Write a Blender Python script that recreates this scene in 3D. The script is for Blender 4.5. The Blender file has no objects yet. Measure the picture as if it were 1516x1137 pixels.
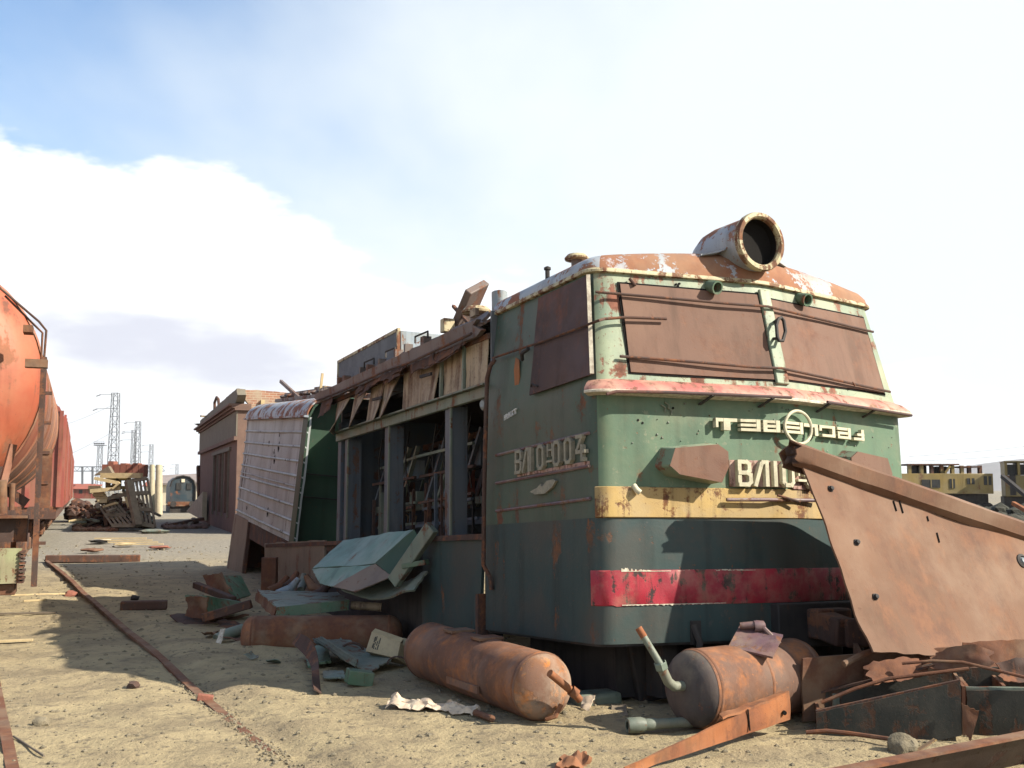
import bpy, bmesh, math, random
from mathutils import Vector, Matrix, noise
random.seed(7)
R = math.radians
scene = bpy.context.scene
C = scene.collection

# ---------------------------------------------------------------- camera, sky, sun, exposure
EYE = 1.55; FPX = 1551.4; PITCH = math.atan(156.5 / FPX)
cam = bpy.data.cameras.new('camera'); cam_ob = bpy.data.objects.new('camera', cam); C.objects.link(cam_ob)
cam.sensor_width = 36; cam.lens = 36 * FPX / 1516; cam.clip_start = .05; cam.clip_end = 20000
cam_ob.location = (0, 0, EYE); cam_ob.rotation_euler = (math.pi / 2 + PITCH, 0, 0)
scene.camera = cam_ob
scene.view_settings.view_transform = 'Standard'; scene.view_settings.look = 'None'
scene.view_settings.exposure = 1.15; scene.view_settings.gamma = 1
scene.view_settings.use_curve_mapping = False
SUN_FROM = Vector((1.35, -.40, 1.0)).normalized()
elev = math.asin(SUN_FROM.z); azim = math.atan2(SUN_FROM.x, SUN_FROM.y)
sun = bpy.data.lights.new('sun', 'SUN'); sun.energy = 5.0; sun.angle = R(.53); sun.color = (1, .91, .76)
sun_ob = bpy.data.objects.new('sun', sun); C.objects.link(sun_ob)
sun_ob.rotation_euler = (-SUN_FROM).to_track_quat('-Z', 'Y').to_euler(); sun_ob.location = SUN_FROM * 60

world = bpy.data.worlds.new('World'); scene.world = world; world.use_nodes = True
wt = world.node_tree; wt.nodes.clear()
def wn(t, **k):
    n = wt.nodes.new(t)
    for a, b in k.items(): setattr(n, a, b)
    return n
def wmath(op, a, b=None, clamp=False):
    n = wn('ShaderNodeMath', operation=op, use_clamp=clamp)
    for i, s in enumerate((a, b)):
        if s is None: continue
        if isinstance(s, (int, float)): n.inputs[i].default_value = s
        else: wt.links.new(s, n.inputs[i])
    return n.outputs[0]
def wrange(x, a, b, c=0., d=1.):
    n = wn('ShaderNodeMapRange', interpolation_type='SMOOTHSTEP'); wt.links.new(x, n.inputs[0])
    for i, s in enumerate((a, b, c, d)): n.inputs[i + 1].default_value = s
    return n.outputs[0]
sky = wn('ShaderNodeTexSky', sky_type='NISHITA', sun_disc=False); sky.sun_elevation = elev; sky.sun_rotation = azim
sky.air_density = 1.0; sky.dust_density = .6; sky.ozone_density = 1.6
tc = wn('ShaderNodeTexCoord'); sep = wn('ShaderNodeSeparateXYZ'); wt.links.new(tc.outputs['Generated'], sep.inputs[0])
dx, dy, dz = sep.outputs
# clouds lie on a flat deck overhead: direction / height gives deck coordinates
zz = wmath('MAXIMUM', dz, .0)
den = wmath('ADD', zz, .16)
px_ = wmath('DIVIDE', dx, den); py_ = wmath('DIVIDE', dy, den)
comb = wn('ShaderNodeCombineXYZ'); wt.links.new(px_, comb.inputs[0]); wt.links.new(py_, comb.inputs[1])
def wnoise(vec, scale, detail, rough=.55, off=(0, 0, 0), sc=(1, 1, 1)):
    m = wn('ShaderNodeMapping'); m.inputs['Location'].default_value = off; m.inputs['Scale'].default_value = sc
    wt.links.new(vec, m.inputs[0])
    n = wn('ShaderNodeTexNoise'); n.inputs['Scale'].default_value = scale; n.inputs['Detail'].default_value = detail
    n.inputs['Roughness'].default_value = rough; wt.links.new(m.outputs[0], n.inputs[0]); return n.outputs[0]
big = wnoise(comb.outputs[0], .55, 3, .5, (1.3, .4, 0))
fine = wnoise(comb.outputs[0], 1.6, 9, .58, (4.1, 2.2, 0))
thin = wnoise(comb.outputs[0], .8, 6, .5, (7.7, 1.2, 0), (1, .55, 1))
# high thin veil: dense towards the sun side of the sky, open blue away from it
sunside = wmath('SUBTRACT', wmath('ADD', wmath('MULTIPLY', dx, 1.15), wmath('MULTIPLY', thin, 1.5)), wmath('MULTIPLY', wmath('MAXIMUM', wmath('SUBTRACT', dz, .35), 0.), .9))
veil = wrange(sunside, .18, .80, .06, .95)
# cumulus bank low over the horizon
top = wmath('ADD', wmath('MULTIPLY', wmath('SUBTRACT', fine, .5), .26), wmath('MULTIPLY', wmath('SUBTRACT', big, .5), .10))
edge = wmath('SUBTRACT', wmath('ADD', top, wmath('MULTIPLY', dx, -.25)), wmath('SUBTRACT', dz, .188))
bank = wrange(edge, -.006, .016)
# grey belly of the bank in a long streak
g1 = wnoise(tc.outputs['Generated'], 7, 6, .55, (0.35, 0, .2), (1, 1, 3.5))
azr = wmath('DIVIDE', dx, wmath('MAXIMUM', dy, .05)); elr = wmath('DIVIDE', dz, wmath('MAXIMUM', dy, .05))
ea = wmath('DIVIDE', wmath('ADD', azr, .355), .20); ee = wmath('DIVIDE', wmath('SUBTRACT', wmath('ADD', elr, wmath('MULTIPLY', azr, .12)), .092), .036)
ell = wmath('ADD', wmath('ADD', wmath('MULTIPLY', ea, ea), wmath('MULTIPLY', ee, ee)), wmath('MULTIPLY', wmath('SUBTRACT', g1, .5), 3.2))
grey = wrange(ell, 1.25, .25)
g2 = wnoise(tc.outputs['Generated'], 2.6, 4, .5, (2.1, 0.7, .2), (1, 1, 7))
grey = wmath('MAXIMUM', grey, wmath('MULTIPLY', wrange(g2, .56, .66, 0, .8), wrange(dy, .5, .2)))
mix1 = wn('ShaderNodeMix', data_type='RGBA'); wt.links.new(veil, mix1.inputs[0])
skyb = wn('ShaderNodeMix', data_type='RGBA', blend_type='MULTIPLY'); skyb.inputs[0].default_value = 1
wt.links.new(sky.outputs[0], skyb.inputs[6]); skyb.inputs[7].default_value = (.70, .98, 1.15, 1)
wt.links.new(skyb.outputs[2], mix1.inputs[6]); mix1.inputs[7].default_value = (5.05, 5.4, 5.6, 1)
cloudc = wn('ShaderNodeMix', data_type='RGBA'); wt.links.new(grey, cloudc.inputs[0])
cloudc.inputs[6].default_value = (6.2, 6.3, 6.4, 1); cloudc.inputs[7].default_value = (4.2, 4.3, 4.9, 1)
mix2 = wn('ShaderNodeMix', data_type='RGBA'); wt.links.new(bank, mix2.inputs[0])
wt.links.new(mix1.outputs[2], mix2.inputs[6]); wt.links.new(cloudc.outputs[2], mix2.inputs[7])
bg = wn('ShaderNodeBackground'); bg.inputs[1].default_value = .088
wt.links.new(mix2.outputs[2], bg.inputs[0])
wo = wn('ShaderNodeOutputWorld'); wt.links.new(bg.outputs[0], wo.inputs[0])

# ---------------------------------------------------------------- helpers
def at(u, v, Y):
    """world point that the photograph shows at pixel (u, v) at distance Y"""
    a = (u - 758) / FPX; b = -(v - 568.5) / FPX
    d = Vector((a, math.cos(PITCH) - b * math.sin(PITCH), math.sin(PITCH) + b * math.cos(PITCH)))
    return Vector((0, 0, EYE)) + d * (Y / d.y)
def fbm(x, y, s, o=4):
    return noise.fractal(Vector((x * s, y * s, 3.7)), 1.0, 2.0, o)
def gz(x, y):
    """height of the yard's ground"""
    r = math.hypot(x, y)
    k = min(1, max(0, (60 - r) / 30))
    z = .035 * fbm(x, y, .35) + .018 * fbm(x + 9, y, 1.7) + .011 * fbm(x, y + 5, 5.5, 4)
    # rut beside the buried rail
    d = (x + 1.24) * .872 + (y - 6.05) * .489
    z += -.03 * math.exp(-((d - .16) / .12) ** 2) + .02 * math.exp(-((d - .5) / .22) ** 2) + .018 * math.exp(-((d + .35) / .25) ** 2)
    return z * k
def on(x, y, dz=0): return Vector((x, y, gz(x, y) + dz))

class MB:
    def __init__(s): s.v = []; s.f = []
    def add(s, vs, fs):
        n = len(s.v); s.v += [Vector(p) for p in vs]; s.f += [tuple(i + n for i in f) for f in fs]; return s
    def box(s, c, d, rot=None):
        c = Vector(c); h = Vector(d) / 2; vs = []
        for z in (-1, 1):
            for y in (-1, 1):
                for x in (-1, 1):
                    p = Vector((x * h.x, y * h.y, z * h.z))
                    if rot is not None: p = rot @ p
                    vs.append(c + p)
        return s.add(vs, [(0, 2, 3, 1), (4, 5, 7, 6), (0, 1, 5, 4), (2, 6, 7, 3), (0, 4, 6, 2), (1, 3, 7, 5)])
    def mm(s, a, b):
        a = Vector(a); b = Vector(b); return s.box((a + b) / 2, (b.x - a.x, b.y - a.y, b.z - a.z))
    def bar(s, a, b, w, h=None, up=(0, 0, 1), ext=0):
        a = Vector(a); b = Vector(b); h = h or w; y = (b - a); L = y.length; y.normalize()
        up = Vector(up)
        if abs(y.dot(up)) > .98: up = Vector((0, 1, 0)) if abs(y.y) < .9 else Vector((1, 0, 0))
        x = y.cross(up).normalized(); z = x.cross(y)
        return s.box((a + b) / 2, (w, L + ext, h), Matrix((x, y, z)).transposed())
    def tube(s, pts, r, n=10, cap=True):
        pts = [Vector(p) for p in pts]; rs = r if isinstance(r, (list, tuple)) else [r] * len(pts)
        base = len(s.v); prev = None
        for i, p in enumerate(pts):
            t = (pts[min(i + 1, len(pts) - 1)] - pts[max(i - 1, 0)]).normalized()
            if prev is None:
                x = t.cross(Vector((0, 0, 1)) if abs(t.z) < .9 else Vector((1, 0, 0))).normalized()
            else:
                x = (prev - t * prev.dot(t)).normalized()
            prev = x; y = t.cross(x)
            for k in range(n):
                a = 2 * math.pi * k / n; s.v.append(p + (x * math.cos(a) + y * math.sin(a)) * rs[i])
        for i in range(len(pts) - 1):
            for k in range(n):
                a = base + i * n + k; b = base + i * n + (k + 1) % n
                s.f.append((a, b, b + n, a + n))
        if cap:
            s.f.append(tuple(base + k for k in range(n))[::-1])
            e = base + (len(pts) - 1) * n; s.f.append(tuple(e + k for k in range(n)))
        return s
    def lathe(s, prof, o, axis, n=24):
        """prof: list of (radius, distance along axis)"""
        o = Vector(o); t = Vector(axis).normalized()
        x = t.cross(Vector((0, 0, 1)) if abs(t.z) < .9 else Vector((1, 0, 0))).normalized(); y = t.cross(x); base = len(s.v)
        for r, d in prof:
            for k in range(n):
                a = 2 * math.pi * k / n; s.v.append(o + t * d + (x * math.cos(a) + y * math.sin(a)) * max(r, .0005))
        for i in range(len(prof) - 1):
            for k in range(n):
                a = base + i * n + k; b = base + i * n + (k + 1) % n
                s.f.append((a, b, b + n, a + n))
        return s
    def poly(s, pts, th, nrm=None):
        """flat polygon with thickness th behind its face"""
        pts = [Vector(p) for p in pts]; n = len(pts)
        if nrm is None:
            nrm = Vector((0, 0, 0))
            for i in range(n): nrm += pts[i].cross(pts[(i + 1) % n])
            nrm.normalize()
        vs = pts + [p - nrm * th for p in pts]
        fs = [tuple(range(n)), tuple(range(2 * n - 1, n - 1, -1))] + [(i, n + i, n + (i + 1) % n, (i + 1) % n) for i in range(n)]
        return s.add(vs, fs)
    def grid(s, P, nu, nv, th=0):
        """P(u, v) -> point for u, v in 0..1; th gives the sheet thickness"""
        pts = [[Vector(P(i / nu, j / nv)) for j in range(nv + 1)] for i in range(nu + 1)]
        base = len(s.v); m = nv + 1
        for row in pts: s.v += row
        for i in range(nu):
            for j in range(nv):
                a = base + i * m + j; s.f.append((a, a + m, a + m + 1, a + 1))
        if th:
            b2 = len(s.v)
            for i in range(nu + 1):
                for j in range(nv + 1):
                    du = pts[min(i + 1, nu)][j] - pts[max(i - 1, 0)][j]; dv = pts[i][min(j + 1, nv)] - pts[i][max(j - 1, 0)]
                    s.v.append(pts[i][j] - du.cross(dv).normalized() * th)
            for i in range(nu):
                for j in range(nv):
                    a = b2 + i * m + j; s.f.append((a, a + 1, a + m + 1, a + m))
            rim = [(i, 0) for i in range(nu)] + [(nu, j) for j in range(nv)] + [(i, nv) for i in range(nu, 0, -1)] + [(0, j) for j in range(nv, 0, -1)]
            for k in range(len(rim)):
                a = rim[k][0] * m + rim[k][1]; b = rim[(k + 1) % len(rim)]; b = b[0] * m + b[1]
                s.f.append((base + a, b2 + a, b2 + b, base + b))
        return s
    def build(s, name, mat, parent=None, smooth=38, bevel=0, origin=True):
        vs = s.v; loc = Vector((0, 0, 0))
        if parent is None and origin and vs:
            lo = Vector([min(p[i] for p in vs) for i in range(3)]); hi = Vector([max(p[i] for p in vs) for i in range(3)])
            loc = Vector(((lo.x + hi.x) / 2, (lo.y + hi.y) / 2, lo.z)); vs = [p - loc for p in vs]
        me = bpy.data.meshes.new(name); me.from_pydata([tuple(p) for p in vs], [], s.f); me.validate(); me.update()
        me.materials.append(mat)
        if smooth:
            me.polygons.foreach_set('use_smooth', [True] * len(me.polygons)); me.set_sharp_from_angle(angle=R(smooth))
        o = bpy.data.objects.new(name, me); C.objects.link(o); o.location = loc
        if parent is not None: o.parent = parent
        if bevel:
            b = o.modifiers.new('bevel', 'BEVEL'); b.width = bevel; b.segments = 2; b.limit_method = 'ANGLE'; b.angle_limit = R(40)
        return o
def tag(o, label, cat, group=None):
    o['label'] = label; o['category'] = cat
    if group: o['group'] = group
    return o
def struct(o, kind='structure'): o['kind'] = kind; return o
def thing(name, label, cat, loc=(0, 0, 0), rz=0, group=None, mat=None):
    o = bpy.data.objects.new(name, None); C.objects.link(o); o.empty_display_size = .2
    o.location = loc; o.rotation_euler = (0, 0, rz)
    if mat is not None: o.rotation_euler = mat.to_euler()
    return tag(o, label, cat, group)
def sheet(mb, p00, p10, p11, p01, th=.006, nu=12, nv=8, amp=.02, fr=2.5, seed=0, rag=0, curl=None):
    """dented, torn plate spanned by four corners"""
    p00, p10, p11, p01 = map(Vector, (p00, p10, p11, p01)); nn = (p10 - p00).cross(p01 - p00).normalized()
    def P(u, v):
        uu, vv = u, v
        if rag:
            du = rag * noise.noise(Vector((v * 9 + seed, seed * 1.7, 0))); dv = rag * noise.noise(Vector((u * 9 + seed, 5 + seed, 2)))
            if u in (0., 1.): uu = u + du
            if v in (0., 1.): vv = v + dv
        p = (p00 * (1 - uu) + p10 * uu) * (1 - vv) + (p01 * (1 - uu) + p11 * uu) * vv
        d = amp * noise.fractal(p * fr + Vector((seed * 3.1, 0, 0)), 1, 2, 3)
        if curl: d += curl(u, v)
        return p + nn * d
    return mb.grid(P, nu, nv, th)

# ---------------------------------------------------------------- materials
class NT:
    def __init__(s, name):
        s.m = bpy.data.materials.new(name); s.m.use_nodes = True; s.t = s.m.node_tree
        s.b = s.t.nodes['Principled BSDF']; s.tc = s.t.nodes.new('ShaderNodeTexCoord').outputs['Object']
        oi = s.t.nodes.new('ShaderNodeObjectInfo'); s.rnd = oi.outputs['Random']
        ad = s.t.nodes.new('ShaderNodeVectorMath'); ad.operation = 'ADD'
        mu = s.t.nodes.new('ShaderNodeMath'); mu.operation = 'MULTIPLY'; mu.inputs[1].default_value = 37.
        s.t.links.new(s.rnd, mu.inputs[0]); s.t.links.new(s.tc, ad.inputs[0]); s.t.links.new(mu.outputs[0], ad.inputs[1]); s.co = ad.outputs[0]
    def put(s, sock, x):
        if isinstance(x, (int, float)): sock.default_value = x
        elif isinstance(x, (tuple, list)): sock.default_value = tuple(x) + ((1,) if len(x) == 3 and sock.type == 'RGBA' else ())
        else: s.t.links.new(x, sock)
    def noise(s, scale, detail=6, rough=.6, sc=(1, 1, 1), dist=0):
        mp = s.t.nodes.new('ShaderNodeMapping'); s.t.links.new(s.co, mp.inputs[0]); mp.inputs['Scale'].default_value = sc
        n = s.t.nodes.new('ShaderNodeTexNoise'); s.t.links.new(mp.outputs[0], n.inputs[0])
        n.inputs['Scale'].default_value = scale; n.inputs['Detail'].default_value = detail; n.inputs['Roughness'].default_value = rough
        n.inputs['Distortion'].default_value = dist; return n.outputs[0]
    def rng(s, x, a, b, c=0., d=1.):
        n = s.t.nodes.new('ShaderNodeMapRange'); n.interpolation_type = 'SMOOTHSTEP'; s.put(n.inputs[0], x)
        for i, q in enumerate((a, b, c, d)): n.inputs[i + 1].default_value = q
        return n.outputs[0]
    def math(s, op, a, b=0.):
        n = s.t.nodes.new('ShaderNodeMath'); n.operation = op; s.put(n.inputs[0], a); s.put(n.inputs[1], b); return n.outputs[0]
    def mix(s, f, a, b, mode='MIX'):
        n = s.t.nodes.new('ShaderNodeMix'); n.data_type = 'RGBA'; n.blend_type = mode
        s.put(n.inputs[0], f); s.put(n.inputs[6], a); s.put(n.inputs[7], b); return n.outputs[2]
    def bump(s, h, strength, dist):
        n = s.t.nodes.new('ShaderNodeBump'); n.inputs['Strength'].default_value = strength; n.inputs['Distance'].default_value = dist
        s.put(n.inputs['Height'], h); s.t.links.new(n.outputs[0], s.b.inputs['Normal'])
    def out(s, col, rough, metal=0., spec=.4):
        s.put(s.b.inputs['Base Color'], col); s.put(s.b.inputs['Roughness'], rough); s.put(s.b.inputs['Metallic'], metal)
        s.b.inputs['Specular IOR Level'].default_value = spec; return s.m
RUST_A = (.165, .066, .03); RUST_B = (.085, .035, .022)
def metal(name, paint, paint2=None, rust=.3, ra=RUST_A, rb=RUST_B, scale=3., streak=.4, dust=.25, rough=.55, dustcol=(.30, .25, .17), chip=.04, peel=None):
    """old paint with blotchy fading, rust that breaks through, run streaks and settled dust"""
    n = NT(name); paint2 = paint2 or tuple(c * .62 for c in paint)
    a = n.noise(scale, 9, .68, dist=.3); st = n.noise(scale * 2.2, 5, .6, (1, 1, .07)); fade = n.noise(scale * .55, 4, .55); sp = n.noise(scale * 11, 4, .7)
    mask = n.math('ADD', n.math('MULTIPLY', a, 1 - streak), n.math('MULTIPLY', st, streak))
    mask = n.math('ADD', n.math('MULTIPLY', mask, .86), n.math('MULTIPLY', sp, .14))
    mask = n.math('ADD', n.math('MULTIPLY', n.math('SUBTRACT', mask, .5), 1.7), .5)
    thr = .5 + (.5 - rust) * .46
    m = n.rng(mask, thr - chip, thr + chip)
    speck = n.rng(sp, .675 - rust * .12, .705 - rust * .12)
    m = n.math('MAXIMUM', m, n.math('MULTIPLY', speck, .8))
    p = n.mix(n.rng(fade, .38, .62), paint, paint2)
    p = n.mix(n.rng(st, .47, .66, 0, .55), p, tuple(c * .42 for c in paint))
    r = n.mix(n.rng(n.noise(scale * 3.1, 7, .7), .33, .68), ra, rb)
    if peel: p = n.mix(n.rng(n.noise(scale * 4.3, 8, .72), .60, .64, 0, .85), p, peel)
    c = n.mix(m, p, r)
    if dust: c = n.mix(n.rng(n.noise(scale * .8, 7, .62), .42, .64, 0, dust), c, dustcol)
    n.bump(n.math('ADD', n.math('MULTIPLY', m, -.6), n.math('MULTIPLY', sp, .5)), .35, .008)
    return n.out(c, n.mix(m, (rough,) * 3, (.88,) * 3), 0, .35)
def plain(name, a, b=None, scale=6., rough=.85, bump=.3, sc=(1, 1, 1), dist=.01):
    n = NT(name); b = b or tuple(c * .6 for c in a); x = n.noise(scale, 8, .65, sc); y = n.noise(scale * 7, 4, .6, sc)
    c = n.mix(n.rng(x, .3, .7), a, b); c = n.mix(n.rng(y, .45, .75, 0, .35), c, tuple(q * .5 for q in a))
    n.bump(n.math('ADD', x, n.math('MULTIPLY', y, .4)), bump, dist); return n.out(c, rough, 0, .25)

M = {}
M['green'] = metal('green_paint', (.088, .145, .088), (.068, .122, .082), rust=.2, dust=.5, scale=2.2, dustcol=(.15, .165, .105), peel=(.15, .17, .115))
M['green_shaded'] = metal('green_shaded_paint', (.045, .078, .055), (.042, .066, .052), rust=.24, dust=.5, scale=2., dustcol=(.080, .082, .064), peel=(.068, .088, .066))  # darker copy of the front green, carrying the side's shade
M['pale_green'] = metal('pale_green_paint', (.24, .28, .19), (.15, .20, .145), rust=.34, dust=.3, scale=3.5, ra=(.22, .09, .06))
M['teal'] = metal('dark_teal_paint', (.021, .044, .046), (.030, .050, .048), rust=.19, dust=.5, scale=2.4, dustcol=(.060, .050, .042), peel=(.04, .05, .05), rb=(.07, .045, .03))
M['yellow'] = metal('yellow_band_paint', (.40, .275, .10), (.33, .225, .09), rust=.38, dust=.35, scale=5., ra=(.16, .07, .025))
M['red'] = metal('red_stripe_paint', (.30, .016, .032), (.22, .018, .032), rust=.33, dust=.25, scale=7., ra=(.05, .03, .03), rb=(.03, .02, .02))
M['lip'] = metal('red_lip_paint', (.34, .10, .09), (.38, .19, .15), rust=.34, dust=.3, scale=6., ra=(.22, .10, .07), dustcol=(.42, .30, .20))
M['lip_chip'] = plain('chipped_edge_paint', (.55, .52, .42), (.3, .25, .2), 20)
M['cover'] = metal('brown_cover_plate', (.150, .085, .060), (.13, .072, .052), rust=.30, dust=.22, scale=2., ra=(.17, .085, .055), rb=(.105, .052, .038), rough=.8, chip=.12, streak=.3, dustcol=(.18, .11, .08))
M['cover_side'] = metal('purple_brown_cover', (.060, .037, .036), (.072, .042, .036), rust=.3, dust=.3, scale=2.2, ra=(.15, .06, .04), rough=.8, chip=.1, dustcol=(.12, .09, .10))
M['roof_cab'] = metal('roof_blue_grey_paint', (.27, .31, .36), (.33, .35, .37), rust=.47, dust=.2, scale=2.3, ra=(.25, .105, .06), rb=(.19, .075, .045), chip=.02, streak=.15)
M['roof_front'] = metal('roof_front_rust', (.27, .31, .36), (.36, .22, .17), rust=.66, dust=.2, scale=2.6, ra=(.24, .11, .06), rb=(.19, .085, .05), chip=.02, streak=.1)
M['gutter'] = metal('gutter_paint', (.42, .38, .24), (.33, .27, .16), rust=.45, dust=.2, scale=7)
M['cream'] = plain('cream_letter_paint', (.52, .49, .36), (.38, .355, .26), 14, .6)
M['letter_side'] = plain('side_letter_paint', (.27, .25, .19), (.17, .16, .13), 14, .7)  # duller copy of the cream, for lettering on the cab side
M['rust'] = metal('rusty_steel', (.125, .052, .028), (.09, .042, .028), rust=.5, scale=3.5, dust=.25, rough=.85, chip=.15)
M['rust_orange'] = metal('orange_rust', (.25, .09, .032), (.18, .065, .03), rust=.35, scale=4, dust=.22, rough=.85, chip=.12, dustcol=(.30, .18, .10))
M['rust_dark'] = metal('dark_rust', (.055, .032, .026), (.07, .036, .026), rust=.4, scale=4, dust=.25, rough=.85, dustcol=(.10, .08, .07))
M['rust_plate'] = metal('pink_rust_plate', (.150, .082, .050), (.12, .064, .039), rust=.40, scale=1.5, dust=.55, rough=.82, chip=.10, streak=.55, ra=(.165, .080, .045), rb=(.10, .052, .036), dustcol=(.20, .135, .095))
M['tank'] = metal('tank_rust', (.155, .064, .030), (.10, .052, .036), rust=.45, scale=3, dust=.2, rough=.8, chip=.1, ra=(.27, .10, .035), rb=(.13, .07, .05), dustcol=(.26, .20, .16))
M['tank_end'] = metal('tank_end_rust', (.22, .095, .04), (.14, .075, .05), rust=.4, scale=5, dust=.35, rough=.85, ra=(.36, .13, .03), rb=(.10, .07, .055), dustcol=(.36, .32, .26))
M['tank_shaded'] = metal('tank_shaded_dome', (.060, .052, .052), (.08, .06, .052), rust=.22, scale=4, dust=.25, rough=.8, ra=(.18, .07, .04))  # the dome's shade is put into this darker grey
M['dark'] = metal('grimy_black_steel', (.022, .021, .022), (.035, .03, .028), rust=.2, scale=5, dust=.25, rough=.75, rb=(.05, .03, .022), ra=(.06, .03, .02), dustcol=(.06, .05, .045))
M['blue_grey'] = metal('blue_grey_steel', (.068, .088, .112), (.085, .098, .112), rust=.24, scale=4, dust=.3, dustcol=(.10, .09, .08), ra=(.09, .045, .03))
M['panel'] = metal('cream_vent_panel', (.30, .235, .155), (.24, .18, .12), rust=.36, scale=3, dust=.35, streak=.6, ra=(.14, .075, .045), rb=(.07, .04, .03), dustcol=(.2, .15, .11), chip=.12)
M['roof_old'] = metal('grimy_roof', (.095, .075, .068), (.12, .09, .078), rust=.4, scale=3, dust=.35, dustcol=(.16, .13, .12))
M['white_side'] = metal('chalky_white_side', (.38, .42, .42), (.31, .335, .335), rust=.2, scale=1.6, dust=.4, streak=.5, ra=(.13, .08, .055), rb=(.06, .04, .03), dustcol=(.235, .235, .21))
M['bulk_green'] = metal('dull_green_bulkhead', (.022, .060, .034), (.02, .05, .032), rust=.12, scale=2, dust=.2, dustcol=(.06, .07, .05))
M['brown_door'] = metal('brown_grey_door', (.15, .115, .09), (.12, .095, .075), rust=.25, scale=2, dust=.4, streak=.6, dustcol=(.2, .16, .12))
M['cab_green_box'] = metal('pale_blue_green_lid', (.095, .185, .15), (.14, .225, .19), rust=.1, scale=2.6, dust=.35, dustcol=(.26, .28, .25), streak=.6)
M['scrap_green'] = metal('scrap_green_paint', (.055, .12, .07), (.08, .13, .085), rust=.3, scale=5, dust=.3, dustcol=(.2, .19, .15))
M['scrap_grey'] = metal('scrap_grey_green', (.14, .175, .14), (.115, .135, .112), rust=.27, scale=4, dust=.4, dustcol=(.20, .17, .125))
M['wagon_orange'] = metal('orange_tank_paint', (.36, .085, .040), (.28, .075, .04), rust=.27, scale=1.6, dust=.3, ra=(.20, .07, .04), rb=(.12, .05, .035), dustcol=(.36, .17, .09), streak=.5)
M['wagon_brown'] = metal('brown_tank_paint', (.26, .10, .055), (.22, .095, .06), rust=.35, scale=1.8, dust=.4, dustcol=(.25, .16, .11), streak=.6, chip=.12)
M['boxcar'] = metal('red_boxcar_paint', (.26, .062, .048), (.21, .062, .05), rust=.3, scale=1.2, dust=.4, dustcol=(.27, .15, .10), streak=.7, chip=.1)
M['buffer_green'] = metal('worn_green_beam', (.26, .27, .15), (.22, .20, .12), rust=.35, scale=5, dust=.4, streak=.5)
M['timber'] = plain('grey_timber', (.20, .165, .12), (.13, .105, .08), 5, .9, .5, (1, 1, 1))
M['timber_pale'] = plain('pale_timber', (.48, .38, .22), (.36, .28, .16), 6, .9)
M['card'] = plain('cardboard', (.36, .30, .19), (.30, .245, .16), 5, .9, .2)
M['ink'] = plain('print_ink', (.045, .05, .045), (.08, .075, .06), 30, .9)
M['white_chalk'] = plain('white_chalk', (.6, .6, .58), (.4, .4, .4), 40, .9)
M['cloth'] = plain('dirty_pale_cloth', (.56, .47, .36), (.44, .34, .25), 7, .95, .5)
M['stone'] = plain('grey_stone', (.21, .18, .125), (.14, .12, .085), 14, .95, .8, dist=.02)
M['brick'] = plain('loose_brick', (.26, .10, .07), (.20, .085, .06), 16, .95, .6)
M['black'] = plain('black_void', (.006, .0055, .0055), (.008, .007, .0065), 5, 1.)
M['plaster'] = plain('mauve_plaster', (.165, .105, .083), (.125, .082, .067), 2.2, .95, .3)
M['plaster_grey'] = plain('grey_green_plaster', (.17, .15, .118), (.135, .12, .095), 2.2, .95, .3)
M['window_dark'] = plain('dark_window_glass', (.028, .03, .032), (.045, .043, .04), 4, .35, .1)
M['sheet_blue'] = metal('blue_grey_sheet', (.21, .26, .31), (.18, .22, .25), rust=.25, scale=6, dust=.3)
M['purple_steel'] = metal('purplish_steel', (.10, .06, .075), (.13, .07, .07), rust=.35, scale=5, dust=.3, ra=(.19, .08, .05))
M['yellow_machine'] = metal('yellow_machine_paint', (.22, .155, .045), (.16, .125, .05), rust=.25, scale=.8, dust=.3)
M['purple_shaded'] = metal('shaded_purple_steel', (.026, .016, .022), (.034, .02, .02), rust=.25, scale=5, dust=.2, ra=(.07, .03, .02), rb=(.04, .02, .015), dustcol=(.05, .035, .03))  # shade on the beam's web is put into this near-black colour
M['girder'] = metal('shaded_girder_steel', (.030, .034, .031), (.042, .042, .036), rust=.33, scale=5, dust=.35, ra=(.10, .05, .03), rb=(.06, .032, .022), dustcol=(.085, .075, .06), rough=.8)  # shade on the girder faces is put into this dark tone, beside rust
M['lattice'] = plain('galvanised_lattice', (.16, .17, .19), (.11, .12, .13), 3, .7)
M['concrete'] = plain('pale_concrete', (.42, .37, .26), (.33, .29, .21), 3, .9)
M['blue_loco'] = metal('dark_blue_loco_paint', (.018, .040, .055), (.022, .034, .045), rust=.2, scale=1.4, dust=.3, dustcol=(.1, .09, .08))
M['shed_wall'] = plain('cream_shed_wall', (.56, .50, .38), (.48, .43, .32), 1.5, .9)
M['shed_roof'] = plain('mauve_shed_roof', (.26, .22, .21), (.21, .18, .17), 1.5, .9)
M['scrub'] = plain('dark_scrub', (.035, .040, .033), (.055, .05, .038), 3, .95, .8, dist=.1)
M['red_roof'] = plain('red_roof', (.30, .10, .07), (.24, .09, .07), 1, .9)
M['hill'] = plain('far_hill', (.20, .19, .20), (.16, .155, .16), .004, 1, 0)
n = NT('brickwork'); br = n.t.nodes.new('ShaderNodeTexBrick'); n.t.links.new(n.tc, br.inputs[0])
mp = n.t.nodes.new('ShaderNodeMapping'); mp.inputs['Rotation'].default_value = (R(90), 0, 0); n.t.links.new(n.tc, mp.inputs[0]); n.t.links.new(mp.outputs[0], br.inputs[0])
br.inputs['Scale'].default_value = 1.; br.inputs['Brick Width'].default_value = .27; br.inputs['Row Height'].default_value = .085; br.inputs['Mortar Size'].default_value = .008
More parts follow.
